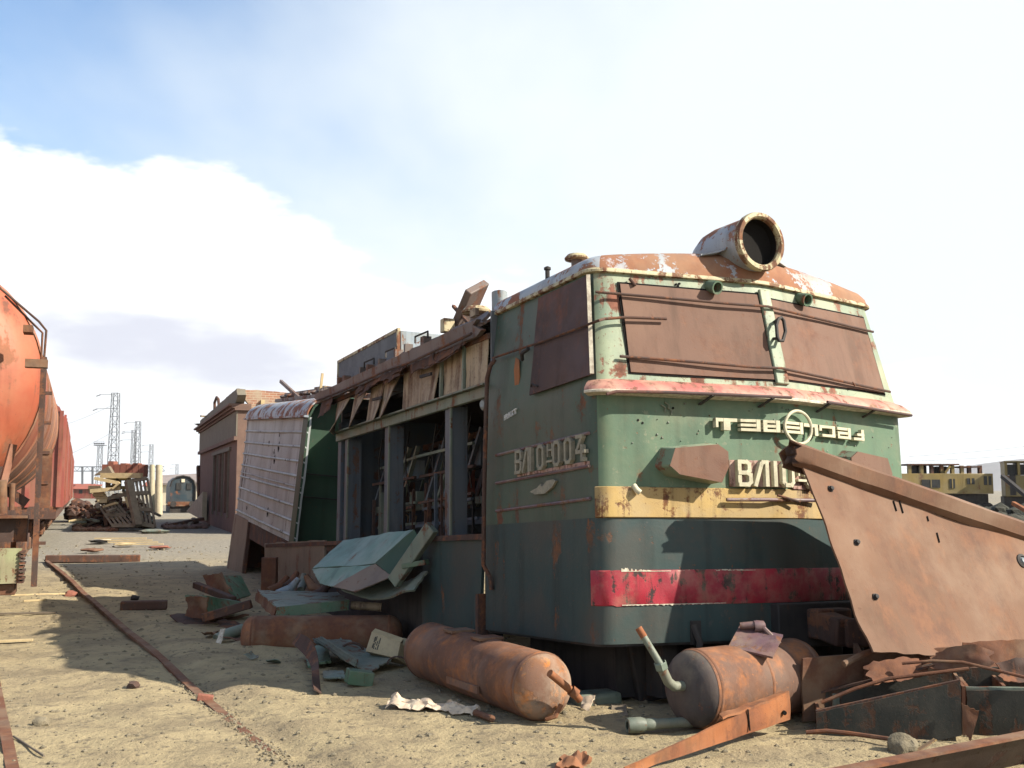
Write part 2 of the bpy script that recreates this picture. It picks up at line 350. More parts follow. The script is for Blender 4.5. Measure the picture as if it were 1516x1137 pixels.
br.inputs['Color1'].default_value = (.22, .095, .06, 1); br.inputs['Color2'].default_value = (.30, .15, .095, 1); br.inputs['Mortar'].default_value = (.38, .33, .26, 1)
M['brickwork'] = n.out(n.mix(n.rng(n.noise(1.5, 5), .42, .6, 0, .75), br.outputs[0], (.30, .245, .18)), .95)
# letters on peeled pinkish backing
M['plate_pink'] = metal('peeling_plate', (.34, .20, .17), (.28, .17, .15), rust=.42, scale=18, dust=.35, ra=(.16, .08, .06), dustcol=(.42, .36, .28))
# yard soil
n = NT('yard_soil'); n.co = n.tc
a = n.noise(.22, 6, .6); b = n.noise(1.6, 8, .65); c_ = n.noise(9, 8, .7); d = n.noise(42, 5, .7); e = n.noise(.09, 3, .5)
col = n.mix(n.rng(a, .35, .66), (.36, .295, .18), (.30, .243, .147))
col = n.mix(n.rng(b, .42, .62, 0, .6), col, (.18, .145, .10))
col = n.mix(n.rng(c_, .53, .64, 0, .75), col, (.15, .125, .09))
col = n.mix(n.rng(c_, .44, .30, 0, .45), col, (.34, .29, .185))
col = n.mix(n.rng(n.noise(.7, 5, .6), .56, .66, 0, .4), col, (.15, .122, .08))
col = n.mix(n.rng(d, .60, .70, 0, .55), col, (.12, .10, .075))
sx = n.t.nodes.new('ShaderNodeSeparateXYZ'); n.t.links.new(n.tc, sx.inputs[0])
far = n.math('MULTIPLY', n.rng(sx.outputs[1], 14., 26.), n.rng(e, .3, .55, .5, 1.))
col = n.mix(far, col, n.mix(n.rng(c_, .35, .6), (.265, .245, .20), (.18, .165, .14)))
n.bump(n.math('ADD', n.math('ADD', b, n.math('MULTIPLY', c_, .5)), n.math('MULTIPLY', d, .16)), 1., .07)
M['soil'] = n.out(col, .97, 0, .15)

# ---------------------------------------------------------------- ground, gravel, hills
def axis_steps(lo, hi, dlo, dhi, step):
    xs = []; x = dlo
    while x <= dhi: xs.append(x); x += step
    g = step
    while xs[-1] < hi: g *= 1.22; xs.append(xs[-1] + g)
    g = step; pre = []; x = dlo
    while x > lo: g *= 1.22; x -= g; pre.append(x)
    return pre[::-1] + xs
gx = axis_steps(-4000, 4000, -6.5, 5.5, .055); gy = axis_steps(-300, 6000, 4.2, 15, .055)
mb = MB(); nyy = len(gy)
for x in gx:
    for y in gy: mb.v.append(Vector((x, y, gz(x, y) - (max(0, y - 300) * .0005))))
for i in range(len(gx) - 1):
    for j in range(nyy - 1):
        a = i * nyy + j; mb.f.append((a, a + nyy, a + nyy + 1, a + 1))
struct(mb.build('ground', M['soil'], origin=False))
def blob(mb, c, r, seed=0, flat=.7, sub=1):
    bm = bmesh.new(); bmesh.ops.create_icosphere(bm, subdivisions=sub, radius=1)
    vs = []
    for v in bm.verts:
        k = 1 + .45 * noise.noise(v.co * 1.4 + Vector((seed * 2.3, seed, 0)))
        vs.append(Vector(c) + Vector((v.co.x * r * k, v.co.y * r * k, v.co.z * r * k * flat)))
    fs = [tuple(v.index for v in f.verts) for f in bm.faces]; bm.free(); return mb.add(vs, fs)
mb = MB(); rs = random.Random(3)
for i in range(8000):
    t = rs.random() ** 1.6; y = 5.2 + 24 * t; x = -y * .52 + rs.random() * y * 1.1
    r = rs.choice((.004, .005, .006, .007, .009, .012, .018)) * (1 + .6 * t)
    p = on(x, y, r * .1); s = rs.random() * 50
    # cheap five-sided pebble
    n = 5; vs = [p + Vector((0, 0, r * .8))]
    for k in range(n):
        q = r * (.7 + .7 * rs.random()); vs.append(p + Vector((math.cos(6.28 * k / n + s) * q, math.sin(6.28 * k / n + s) * q, r * (.1 + .25 * rs.random()))))
    for k in range(n): vs.append(Vector((vs[1 + k].x * 1, vs[1 + k].y, p.z - r)))
    fs = [(0, 1 + k, 1 + (k + 1) % n) for k in range(n)] + [(1 + k, 1 + n + k, 1 + n + (k + 1) % n, 1 + (k + 1) % n) for k in range(n)]
    mb.add(vs, fs)
struct(mb.build('gravel', M['stone'], smooth=0, origin=False), 'stuff')['label'] = 'small pebbles and clods scattered over the yard soil'
mb = MB()
def hillP(u, v):
    x = 1220 + 2400 * u; prof = math.sin(math.pi * min(1, u * 1.0) ** .9) ** 1.2
    h = 165 * prof * (1 + .16 * noise.fractal(Vector((u * 5, .3, 0)), 1, 2, 4))
    return (x, 2900 + 900 * v, -4 + h * math.sin(math.pi * min(1, v * .5 + .0)) )
mb.grid(hillP, 60, 10); struct(mb.build('hills', M['hill'], origin=False))

# ---------------------------------------------------------------- the wrecked locomotive (local frame: x across the front, y towards the rear, z up)
LT = Vector((.614, 7.484, .467)); LR = Matrix.Rotation(.469, 3, 'Z') @ Matrix.Rotation(.023, 3, 'Y') @ Matrix.Rotation(-.059, 3, 'X')
loco = thing('electric_locomotive', 'stripped green electric locomotive with plated-over windscreens and missing side panels', 'locomotive', LT, mat=LR)
W, CL, NV, Z0, ZB, ZL, ZG = 3.1, 1.854, .24, 0., .887, 1.777, 2.778
def k_up(z): return min(1.3, max(0, (z - 1.8) / .978))
def lean(z): return .20 * k_up(z)
def fy(x, z): return lean(z) - NV * (1 - abs(x - W / 2) / (W / 2))
def outline(off=0, z=0, r=.14, back=CL, extra=0, v=NV):
    """plan of the cab at height z, grown outward by off"""
    i = .113 * k_up(z) - off; ln = lean(z) - off + extra
    P = [(i + extra * .8, back), (i + extra * .8, ln), (W / 2, ln - v), (W - i - extra * .8, ln), (W - i - extra * .8, back)]
    P = [Vector((a, b, z)) for a, b in P]
    def fil(a, b, c, r, n):
        da = (a - b).normalized(); dc = (c - b).normalized(); p0 = b + da * r; p1 = b + dc * r; return [(p0 * (1 - t) + b * t) * (1 - t) + (b * (1 - t) + p1 * t) * t for t in [k / n for k in range(n + 1)]]
    f1 = fil(P[0], P[1], P[2], r, 8); f2 = fil(P[1], P[2], P[3], .12, 4); f3 = fil(P[2], P[3], P[4], r, 8)
    def seg(a, b, n): return [a.lerp(b, k / n) for k in range(n)]
    pts = seg(P[0], f1[0], 16) + f1[:-1] + seg(f1[-1], f2[0], 18) + f2[:-1] + seg(f2[-1], f3[0], 18) + f3[:-1] + seg(f3[-1], P[4], 16) + [P[4]]
    return pts
I_C = 16; N_OUT = len(outline())
def loft(mb, levels, i0=0, i1=None, dent=0., seed=0):
    i1 = i1 or N_OUT; base = len(mb.v); m = i1 - i0
    for L in levels:
        for p in L[i0:i1]:
            q = p.copy()
            if dent:
                d = dent * noise.fractal(Vector((p.x * 1.3 + seed, p.y * 1.3, p.z * 1.3)), 1, 2, 3)
                q += Vector((d * .7, d, 0))
            mb.v.append(q)
    for j in range(len(levels) - 1):
        for k in range(m - 1):
            a = base + j * m + k; mb.f.append((a, a + 1, a + m + 1, a + m))
    return mb
def lev(z0, z1, n, off=0): return [outline(off, z0 + (z1 - z0) * k / n) for k in range(n + 1)]
# side and front share one skin: the grimy side's green is also darkened to stand for shade
iS = I_C + 4
loft(MB(), lev(Z0, ZB, 12), dent=.010).build('skirt', M['teal'], loco)
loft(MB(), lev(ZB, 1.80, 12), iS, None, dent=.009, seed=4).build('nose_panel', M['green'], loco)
loft(MB(), lev(ZB, 2.30, 18), 0, iS + 1, dent=.009, seed=4).build('cab_side', M['green_shaded'], loco)
loft(MB(), lev(2.30, ZG, 8), 0, iS + 1, dent=.004, seed=4).build('cab_side', M['green_shaded'], loco)
loft(MB(), lev(1.80, ZG, 10), iS, None, dent=.005, seed=4).build('windscreen_frame', M['pale_green'], loco)
# roof: fillet over the gutter, then crown
RL = [(0, 0.), (.012, .35), (.045, .66), (.10, .86), (.20, .96), (.40, 1.0), (.75, 1.03), (1.2, 1.04)]
def roof_loop(e, z):
    o = outline(.02, ZG, back=CL + .03, extra=e, v=NV * max(.05, 1 - e * .8)); return [Vector((p.x, p.y, 2.79 + z * (.105 + .165 * math.sin(math.pi * min(1, max(0, p.x / W))) ** .8))) for p in o]
rl = [roof_loop(min(e, 1.2), z) for e, z in RL]
for L in rl:
    for p in L: p.y = min(p.y, CL + .03)
loft(MB(), rl, 0, I_C + 7, dent=.006, seed=2).build('roof_side', M['roof_cab'], loco)
loft(MB(), rl, I_C + 6, N_OUT, dent=.006, seed=2).build('roof_front', M['roof_front'], loco)
top = rl[-1]; m_ = MB(); m_.add(top, [tuple(range(len(top)))]); m_.build('roof_top', M['roof_front'], loco)
loft(MB(), [outline(0, 2.76), outline(.03, 2.765), outline(.034, 2.782), outline(.028, 2.797), outline(.0, 2.80)], dent=.004, seed=9).build('gutter', M['gutter'], loco)
loft(MB(), [outline(.0, 1.905, r=.18), outline(.055, 1.868, r=.18), outline(.092, 1.822, r=.2), outline(.094, 1.79, r=.2), outline(.0, 1.778, r=.18)], I_C + 2, N_OUT - I_C - 2, dent=.006, seed=1).build('belt_lip', M['lip'], loco)
loft(MB(), [outline(.0945, 1.806, r=.2), outline(.098, 1.800, r=.2), outline(.098, 1.785, r=.2), outline(.0, 1.776, r=.18)], I_C + 2, N_OUT - I_C - 2, dent=.006, seed=1).build('lip_edge', M['lip_chip'], loco)
loft(MB(), [outline(.0, 1.112), outline(.014, 1.105), outline(.014, .893), outline(.0, .885)], I_C + 3, N_OUT - I_C - 3).build('yellow_band', M['yellow'], loco)
def ragged(zc, up, s):
    L = outline(.005, zc)
    for k, p in enumerate(L): p.z += up * noise.noise(Vector((k * 1.9, s, 0)))
    return L
loft(MB(), [outline(.0, .515), ragged(.508, .022, 1), ragged(.39, 0, 2), ragged(.272, .022, 3), outline(0, .265)], I_C + 1, 55, dent=.010).build('red_stripe', M['red'], loco)
# flaked white undercoat showing along the stripe's edges
def flake(zc, sgn, x0, x1, amp, seed):
    m = MB(); xs = [x0 + .006 * k for k in range(int((x1 - x0) / .006))]
    for x in xs:
        f = max(0, noise.noise(Vector((x * 3.2, seed, 0))) + .25) * max(0, .25 + noise.fractal(Vector((x * 42, seed, 1)), 1, 2, 3)) * max(.15, 1 - (x - x0) / (x1 - x0))
        for z in (zc - sgn * .004, zc + sgn * (.0008 + amp * f)): m.v.append(Vector(fp0(x, z, .0105 + .003 * noise.noise(Vector((x * 60, z * 60, 0))))))
    for k in range(len(xs) - 1): m.f.append((2 * k, 2 * k + 2, 2 * k + 3, 2 * k + 1))
    m.build('flaking_undercoat', M['lip_chip'], loco)
def fp0(x, z, off): return (x, fy(x, z) - off, z)
flake(.508, 1, .17, 1.25, .085, 3.3); flake(.270, -1, .17, 1.0, .06, 8.1)
# inside walls so that the shell is closed
MB().mm((.05, CL - .03, -.0), (W - .05, CL - .005, 2.8)).build('rear_bulkhead', M['blue_grey'], loco)
mb = MB(); fl = outline(-.02, .012); mb.poly(fl, .03, Vector((0, 0, 1))).build('floor_plate', M['dark'], loco)
# window cover plates
def fplate(name, pts, off, th, mat, parent=loco, bevel=.004):
    """plate on one half of the inclined front"""
    return MB().poly([(x, fy(x, z) - off, z) for x, z in pts][::-1], -th).build(name, mat, parent, bevel=bevel)
def fgrid(name, x0, x1, z0, z1, x0t, x1t, off, th, mat):
    def P(u, v):
        z = z0 + (z1 - z0) * v; a = x0 + (x0t - x0) * v; b = x1 + (x1t - x1) * v; x = a + (b - a) * u
        ru = min(u, 1 - u) * (b - a); rv = min(v, 1 - v) * (z1 - z0)
        return (x, fy(x, z) - off - .006 * noise.fractal(Vector((x * 1.6, z * 1.6, 0)), 1, 2, 2), z)
    return MB().grid(P, 16, 10, th).build(name, mat, loco)
for nm, a in (('cover_gap_shade', .0), ('window_cover', .02)):  # black backing sheet stands in for the dark gap round each cover
    mt = M['black'] if a == 0 else M['cover']; g = .016 if a == 0 else 0; o = .004 if a == 0 else .012
    fgrid(nm, .302 - g, 1.505 + g, 1.962 - g, 2.672 + g, .318 - g, 1.500 + g, o, .01, mt)
    fgrid(nm, 1.66 - g, 2.885 + g, 1.975 - g, 2.648 + g, 1.625 - g, 2.83 + g, o, .01, mt)
# centre pillar between the two covers
MB().poly([(1.515, fy(1.515, 1.95) - .03, 1.93), (1.65, fy(1.65, 1.95) - .03, 1.93), (1.615, fy(1.615, 2.7) - .03, 2.72), (1.51, fy(1.51, 2.7) - .03, 2.72)], .03).build('centre_pillar', M['pale_green'], loco, bevel=.01)
def sx(z): return .113 * k_up(z)
mb = MB()
def P(u, v):
    z = 1.925 + .80 * v - .02 * u + .02 * u * v; y = -.005 + .985 * u + lean(z) * (1 - u); return (sx(z) - .022 - .006 * noise.noise(Vector((y * 3, z * 3, 0))), y, z)
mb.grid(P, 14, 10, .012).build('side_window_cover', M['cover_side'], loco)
MB().poly([(sx(z) - .016, y, z) for y, z in ((1.0, 1.99), (.93, 1.99), (.93, 2.72), (1.0, 2.72))], .01).build('cover_flange', M['rust_dark'], loco)
MB().bar((sx(1.93) - .03, .01, 1.93), (sx(2.73) - .03, lean(2.73) + .0, 2.73), .03, .012).build('corner_strip', M['lip_chip'], loco)
# rods welded across the covers
def rod(name, pts, r=.011, mat='rust_dark', parent=loco): return MB().tube(pts, r, 8).build(name, M[mat], parent)
def fp(x, z, off): return (x, fy(x, z) - off, z)
rod('rod', [fp(.10, 2.585, .02), fp(.172, 2.579, .035), fp(.7, 2.572, .045), fp(1.2, 2.563, .05), fp(1.54, 2.563, .055), fp(2.2, 2.545, .04), fp(2.89, 2.525, .035)])
rod('rod', [fp(.22, 2.076, .03), fp(.8, 2.062, .045), fp(1.3, 2.046, .05), fp(1.56, 2.05, .05), fp(2.2, 2.02, .045), fp(2.93, 1.984, .04)])
rod('rod', [fp(2.42, 2.02, .05), fp(2.44, 1.99, .055)], .009)
rod('rod', [(sx(2.34) - .05, 1.72, 2.345), (sx(2.34) - .055, .8, 2.32), (sx(2.3) - .06, .05, 2.312), (.02, -.04, 2.32), (.12, fy(.12, 2.35) - .05, 2.36), fp(.3, 2.385, .055), fp(.635, 2.397, .05)])
rod('rod', [fp(.40, 2.72, .015), fp(.43, 2.66, .03)], .012)
h = [(1.60, 2.46), (1.64, 2.475), (1.66, 2.45), (1.655, 2.36), (1.60, 2.275), (1.555, 2.27), (1.545, 2.30), (1.56, 2.40), (1.60, 2.46)]
MB().tube([fp(x, z, .085) for x, z in h], .014, 8, cap=False).build('grab_handle', M['dark'], loco)
MB().tube([fp(1.60, 2.46, .085), fp(1.60, 2.44, .02)], .012, 8).tube([fp(1.555, 2.29, .085), fp(1.56, 2.30, .02)], .012, 8).build('handle_lug', M['dark'], loco)
for x in (1.087, 2.01):
    o = fp(x, 2.715, 0); c = MB().lathe([(.0, -.01), (.045, -.01), (.052, .05), (.055, .10), (.042, .10), (.036, .02), (0, .02)], o, (.1, -1, -.35), 14).build('wiper_cowl', M['scrap_green'], loco)
mb = MB(); rs = random.Random(9)
for x, z in ((.80, 2.708), (.83, 2.716), (.815, 2.695), (.335, 1.60), (.37, 1.58), (.62, 1.70)):
    mb.lathe([(.0, .004), (.009, .004), (.009, -.02)], fp(x, z, 0), (0, -1, 0), 8)
mb.build('bolt_hole', M['black'], loco)
mb = MB()
for k in range(60):
    x = .25 + 2.7 * rs.random(); z = 1.36 + .4 * rs.random(); r = .004 + .006 * rs.random()
    mb.lathe([(.0, .006), (r * .7, .005), (r, -.003)], fp(x, z, .002), (0, -1, .1), 6)
for x, z in ((.52, 1.72), (.55, 1.74), (.57, 1.70)): mb.tube([fp(x, z, .006), fp(x + .03, z - .02, .012), fp(x + .03, z - .05, .006)], .006, 6)
mb.build('paint_blister', M['scrap_grey'], loco, smooth=60)
# hand rails under the lip
for pts, br in (([(.02, 1.762), (.1, 1.785), (.5, 1.797), (1.0, 1.80), (1.53, 1.80)], (.868, 1.372)), ([(1.95, 1.80), (2.5, 1.79), (3.05, 1.775)], (1.98, 2.567))):
    r = MB().tube([fp(x, z, .125) for x, z in pts], .012, 8).build('handrail', M['cover_side'], loco)
    for x in br: MB().bar(fp(x, 1.79, .13), fp(x - .03, 1.735, .0), .028, .01).build('bracket', M['dark'], r)
# headlamp fairings
def fairing(cx, sgn):
    z = 1.275; b = [(-.27, -.02), (-.22, .115), (.15, .155), (.235, .10), (.235, -.02), (.17, -.14), (-.19, -.085)]
    back = [(cx + sgn * x * 1.04, z + q * 1.06 + .008) for x, q in b]; fr = [(cx + sgn * x * .97, z + q * .95) for x, q in b]
    nb = len(b); vs = [fp(x, q, -.01) for x, q in back] + [fp(x, q, .155 + .05 * (cx - x) * sgn) for x, q in fr]
    fs = [(i, (i + 1) % nb, nb + (i + 1) % nb, nb + i) for i in range(nb)]
    mb = MB(); mb.add(vs, [tuple(reversed(f)) if sgn > 0 else f for f in fs]); o = mb.build('headlamp_fairing', M['pale_green'], loco, bevel=.012)
    MB().poly([vs[nb + i] - Vector((0, 0, 0)) if isinstance(vs[nb + i], Vector) else Vector(vs[nb + i]) for i in range(nb)], -.012 if sgn > 0 else -.012).build('lamp_cover', M['cover'], o)
fairing(.735, 1); fairing(2.40, -1)
MB().tube([fp(.275, 1.118, .02), fp(.283, 1.085, .045), fp(.305, 1.065, .05)], .022, 10).build('pipe_stub', M['cream'], loco)
rod('rod', [fp(1.00, 1.022, .05), fp(1.35, 1.026, .055), fp(1.85, 1.03, .06)], .014, 'purple_steel')
rod('rod', [fp(1.43, 1.06, .05), fp(1.62, 1.012, .07)], .010)
# maker's emblem: ring and block letters, as on the nose
ring = MB().tube([fp(1.67 + .150 * math.cos(t), 1.588 + .128 * math.sin(t), .05) for t in [2 * math.pi * k / 36 for k in range(37)]], .0125, 8, cap=False).build('maker_emblem', M['cream'], loco)
z0, z1 = 1.543, 1.633; t_ = .021
def EB(a, b, rows=(0, 1, 2), right=1, left=0, vw=.034):
    out = []; zs = [z1 - t_, (z0 + z1) / 2 - t_ / 2, z0]
    for r in rows: out.append((a, b, zs[r], zs[r] + t_))
    if right: out.append((b - vw, b, z0, z1))
    if left: out.append((a, a + vw, z0, z1))
    return out
LET = [[(.935, 1.114, z1 - .026, z1), (.935, .955, z1 - .07, z1), (1.0, 1.055, z0, z1)], EB(1.143, 1.31), EB(1.333, 1.478, left=1), EB(1.50, 1.72, rows=(2,)) [:1] + EB(1.535, 1.72),
       [(1.735, 1.90, z1 - .026, z1), (1.862, 1.90, z0, z1)], [(1.917, 2.11, z1 - t_, z1), (2.075, 2.11, z0, z1), (1.95, 2.11, z0, z0 + t_), (1.917, 1.945, z1 - .045, z1)],
       EB(2.141, 2.305) + [(2.141, 2.165, z0, z0 + .05)], [(2.445, 2.48, z0, z1), (2.346, 2.48, z0, z0 + t_), (2.39, 2.48, (z0 + z1) / 2 - .008, (z0 + z1) / 2 + .012)]]
for L in LET:
    mb = MB()
    for k, (a, b, c, d) in enumerate(L):
        dp = .05 + .0009 * k
        dzl = -.012 * (a - .93) / 1.5
        vs = [fp(a, c + dzl, dp), fp(b, c + dzl, dp), fp(b, d + dzl, dp), fp(a, d + dzl, dp), fp(a, c + dzl, .012), fp(b, c + dzl, .012), fp(b, d + dzl, .012), fp(a, d + dzl, .012)]
        mb.add(vs, [(0, 1, 2, 3), (4, 7, 6, 5), (0, 4, 5, 1), (1, 5, 6, 2), (2, 6, 7, 3), (3, 7, 4, 0)])
    mb.build('letter', M['cream'], ring, smooth=0)
# number: stroke letters
GL = {'B': [[(0, 0), (0, 1), (.45, 1), (.6, .9), (.6, .62), (.45, .52), (0, .52)], [(.45, .52), (.65, .42), (.65, .12), (.5, 0), (0, 0)]],
      'L': [[(-.12, 0), (.28, .93), (.36, 1), (.6, 1), (.6, 0)], [(.36, 1), (.36, .0)]][:1], '1': [[(.3, 0), (.3, 1)]],
      '0': [[(.15, 0), (0, .14), (0, .86), (.15, 1), (.45, 1), (.6, .86), (.6, .14), (.45, 0), (.15, 0)]],
      'n': [[(0, .48), (0, 1)], [(.5, .48), (.5, 1)], [(0, .74), (.5, .74)], [(-.05, .24), (.55, .24)]],
      '4': [[(.5, 1), (.05, .42), (.05, .34), (.72, .34)], [(.48, .58), (.48, 0), (.60, 0)], [(.08, 1), (.5, 1)]]}
def strokes(lines, mapf, w, sx_, sz_, d0, d1):
    mb = MB(); k = 0
    for L in lines:
        for (a, b), (c, d) in zip(L[:-1], L[1:]):
            A = Vector((a * sx_, b * sz_)); B = Vector((c * sx_, d * sz_)); t = (B - A).normalized(); n_ = Vector((-t.y, t.x)) * w / 2
            A = A - t * w * .42; B = B + t * w * .42; dd = d1 + .0007 * k; k += 1
            q = [A - n_, B - n_, B + n_, A + n_]
            mb.add([mapf(p.x, p.y, dd) for p in q] + [mapf(p.x, p.y, d0) for p in q], [(0, 1, 2, 3), (4, 7, 6, 5), (0, 4, 5, 1), (1, 5, 6, 2), (2, 6, 7, 3), (3, 7, 4, 0)])
    return mb
pl = fplate('number_plate', [(1.055, 1.122), (1.055, 1.322), (1.50, 1.322), (1.50, 1.122)], .004, .02, M['plate_pink'])
fplate('number_plate', [(1.60, 1.11), (1.60, 1.30), (2.05, 1.30), (2.05, 1.11)], .004, .02, M['plate_pink'])
for ch, x in (('B', 1.112), ('L', 1.262), ('1', 1.375), ('0', 1.487), ('n', 1.64), ('0', 1.745), ('0', 1.85), ('4', 1.95)):
    strokes(GL[ch], lambda a, b, d, x=x: Vector(fp(x + a, 1.137 + b, d)), .03 if ch != 'n' else .018, .135, .17, .02, .06).build('letter', M['cream'], pl, smooth=0)
pl2 = MB().poly([(-.006, y, z) for y, z in ((1.235, 1.262), (.10, 1.272), (.10, 1.30), (1.235, 1.285))], .02).build('number_plate', M['plate_pink'], loco)
for ch, y, zz_ in (('B', 1.215, 0), ('L', 1.075, 0), ('1', 1.0, 0), ('0', .835, 0), ('n', .672, 0), ('0', .575, .004), ('0', .40, .006), ('4', .235, .008)):
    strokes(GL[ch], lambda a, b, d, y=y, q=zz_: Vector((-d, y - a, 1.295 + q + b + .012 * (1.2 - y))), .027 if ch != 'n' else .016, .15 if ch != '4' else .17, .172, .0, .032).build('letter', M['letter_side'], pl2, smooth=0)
for za, zb in ((1.476, 1.503), (1.236, 1.262), (.999, 1.026)):
    MB().tube([(-.004, 1.63, za), (-.006, .85, (za + zb) / 2), (-.004, .085, zb)], .013, 6).build('body_rib', M['purple_steel'], loco)
st = MB(); ar = [(.98, 1.125), (.93, 1.112), (.90, 1.10), (.74, 1.098), (.62, 1.14), (.56, 1.185), (.60, 1.20), (.70, 1.195), (.78, 1.155), (.80, 1.18), (.86, 1.15), (.92, 1.14)]
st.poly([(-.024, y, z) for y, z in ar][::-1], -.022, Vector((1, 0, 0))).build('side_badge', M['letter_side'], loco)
chalk = [[(0, 0), (.0, 1)], [(0, .5), (.4, .6)], [(.4, 0), (.4, 1)], [(.75, 0), (.75, 1), (1.1, .9), (1.1, .5), (.75, .5)], [(1.0, .5), (1.15, 0)], [(1.5, 0), (1.5, 1), (1.75, .4), (2.0, 1), (2.0, 0)], [(2.3, 0), (2.34, .1)], [(3.0, .9), (2.65, .95), (2.6, .1), (2.95, .0)], [(3.2, 1), (3.8, 1)], [(3.5, 1), (3.5, 0)]]
strokes(chalk, lambda a, b, d: Vector((-d, 1.473 - a, 1.763 + b + a * .12)), .008, .062, .038, .0, .0035).build('chalk_writing', M['white_chalk'], loco, smooth=0)
MB().poly([(sx(2.1) - .008, y, z) for y, z in ((1.33, 2.02), (1.27, 1.99), (1.24, 2.1), (1.25, 2.25), (1.31, 2.28), (1.345, 2.18))][::-1], -.006, Vector((1, 0, 0))).build('rust_patch', M['rust_orange'], loco)
MB().tube([(-.03, 1.60, 2.305), (-.07, 1.60, 2.25), (-.075, 1.66, 2.15), (-.075, 1.72, 1.2), (-.075, 1.74, .55), (-.03, 1.70, .44), (-.02, 1.70, .34)], .019, 10).build('side_handrail', M['rust_dark'], loco)
MB().tube([(-.02, 1.10, 2.22), (-.05, 1.05, 2.26), (-.04, .95, 2.285)], .016, 8).build('door_catch', M['dark'], loco)
MB().tube([(-.03, .93, 1.97), (-.05, .88, 1.985), (-.04, .80, 1.95)], .007, 6).build('wire', M['dark'], loco)
# search-lamp housing on the roof
hc = Vector((1.49, -.135, 3.09)); ax = Vector((-.03, 1, .02))
hb = MB().lathe([(.225, .0), (.222, .05), (.222, .30), (.222, .42), (.205, .55), (.15, .68), (.06, .76), (0, .78)], hc, ax, 36).build('lamp_housing', M['roof_cab'], loco)
MB().lathe([(.19, .02), (.19, -.01), (.205, -.028), (.235, -.026), (.243, 0), (.240, .03), (.224, .03)], hc, ax, 36).build('rim', M['gutter'], hb)
MB().lathe([(.192, -.01), (.190, .085), (.0, .095)], hc, ax, 36).build('bore', M['black'], hb)  # shallow black disc stands in for the shade deep inside the housing
for sg in (-1, 1):
    def P(u, v):
        y = .0 + .72 * u; k = 1 - .35 * u; a = (.20 * k + .02, 3.06 - .05 * u); b = (.44 * k, 2.985 + .03 * (1 - k))
        return (hc.x + sg * (a[0] + (b[0] - a[0]) * v), y + .06 * v, a[1] + (b[1] - a[1]) * v ** .6)
    MB().grid(P, 10, 6, .012).build('housing_flare', M['roof_cab'], loco, smooth=60)
def mushroom(p, s, mat='roof_old'):
    b = MB().lathe([(.07 * s, -.1), (.07 * s, .10 * s), (0, .1 * s)], p, (0, 0, 1), 14).build('roof_vent', M[mat], loco)
    MB().lathe([(.05 * s, .085 * s), (.15 * s, .09 * s), (.155 * s, .11 * s), (.12 * s, .15 * s), (.03 * s, .165 * s), (0, .165 * s)], p, (0, 0, 1), 20).build('vent_cap', M['gutter'], b)
mushroom(Vector((.34, .80, 2.98)), .66)
MB().tube([(.2, 1.05, 2.9), (.2, 1.05, 3.0)], .02, 8).lathe([(0, .0), (.03, .01), (.03, .03), (0, .045)], (.2, 1.05, 2.99), (0, 0, 1), 10).build('roof_whistle', M['dark'], loco)
# coupler pocket and gear under the nose, in deep shade
mb = MB(); mb.mm((1.36, -.30, -.06), (2.3, -.10, .26)); mb.build('coupler_pocket', M['dark'], loco, bevel=.01)
MB().mm((1.62, -.44, .0), (1.95, -.3, .22)).bar((1.7, -.42, .1), (1.66, -.66, .06), .16, .2).bar((1.66, -.64, .06), (1.80, -.72, .06), .12, .2).build('coupler', M['rust_dark'], loco, bevel=.02)
for x in (.72, 2.5):
    MB().lathe([(.0, -.02), (.07, -.02), (.07, .14), (.05, .15), (.05, .26)], fp(x, -.12, .2), (0, 1, 0), 16).build('brake_hose_valve', M['rust_dark'], loco)
MB().tube([fp(.72, .12, .01), fp(.74, .0, .05), fp(.72, -.15, .06), fp(.78, -.32, .03)], .025, 8).build('brake_hose', M['dark'], loco)
MB().mm((.70, fy(.73, .1) - .02, -.02), (.78, fy(.73, .1) + .02, .15)).build('step_bracket', M['dark'], loco)
# under-frame masses behind the skirt
MB().mm((.35, .35, -.42), (2.8, 1.7, -.03)).build('underframe', M['dark'], loco)
MB().mm((.10, 2.0, -.40), (.24, 9.4, -.05)).build('underframe', M['dark'], loco)
for x in (.55, 1.2, 1.9, 2.5):
    MB().mm((x, .05, -.40), (x + .14, .25, -.03)).build('hanger', M['dark'], loco)

# ---- stripped middle of the body
def sill(y0, y1, z0, z1, mat, seed, x=.0):
    mb = MB(); sheet(mb, (x, y1, z0), (x, y0, z0), (x, y0, z1), (x, y1, z1), .03, 16, 8, .015, 1.5, seed, .02); return mb.build('sill_panel', M[mat], loco)
sill(1.98, 3.35, -.42, .79, 'teal', 1, .02); sill(3.37, 6.6, -.40, .78, 'dark', 2, .04); sill(6.62, 9.7, -.38, .84, 'brown_door', 3, .0)
MB().mm((.05, 1.87, .30), (.25, 1.97, .60)).build('sill_recess', M['black'], loco)
MB().bar((.0, 1.93, -.4), (.0, 1.93, .30), .10, .05).build('jack_plate', M['rust_dark'], loco)
MB().mm((.03, 1.9, .70), (W - .03, 9.6, .765)).build('floor', M['rust_dark'], loco)
MB().bar((0.03, 1.88, .79), (.03, 9.6, .80), .08, .05).build('sill_angle', M['rust_dark'], loco)
def channel(mb, a, b, w, d, t=.012, face=-1):
    """C-shaped post: web towards the outside"""
    a = Vector(a); b = Vector(b)
    mb.bar(a, b, t, w, up=(0, 1, 0)); o = Vector((d / 2 * -face, 0, 0))
    for s in (-1, 1): mb.bar(a + o + Vector((0, s * w / 2, 0)), b + o + Vector((0, s * w / 2, 0)), d, t, up=(0, 1, 0))
    return mb
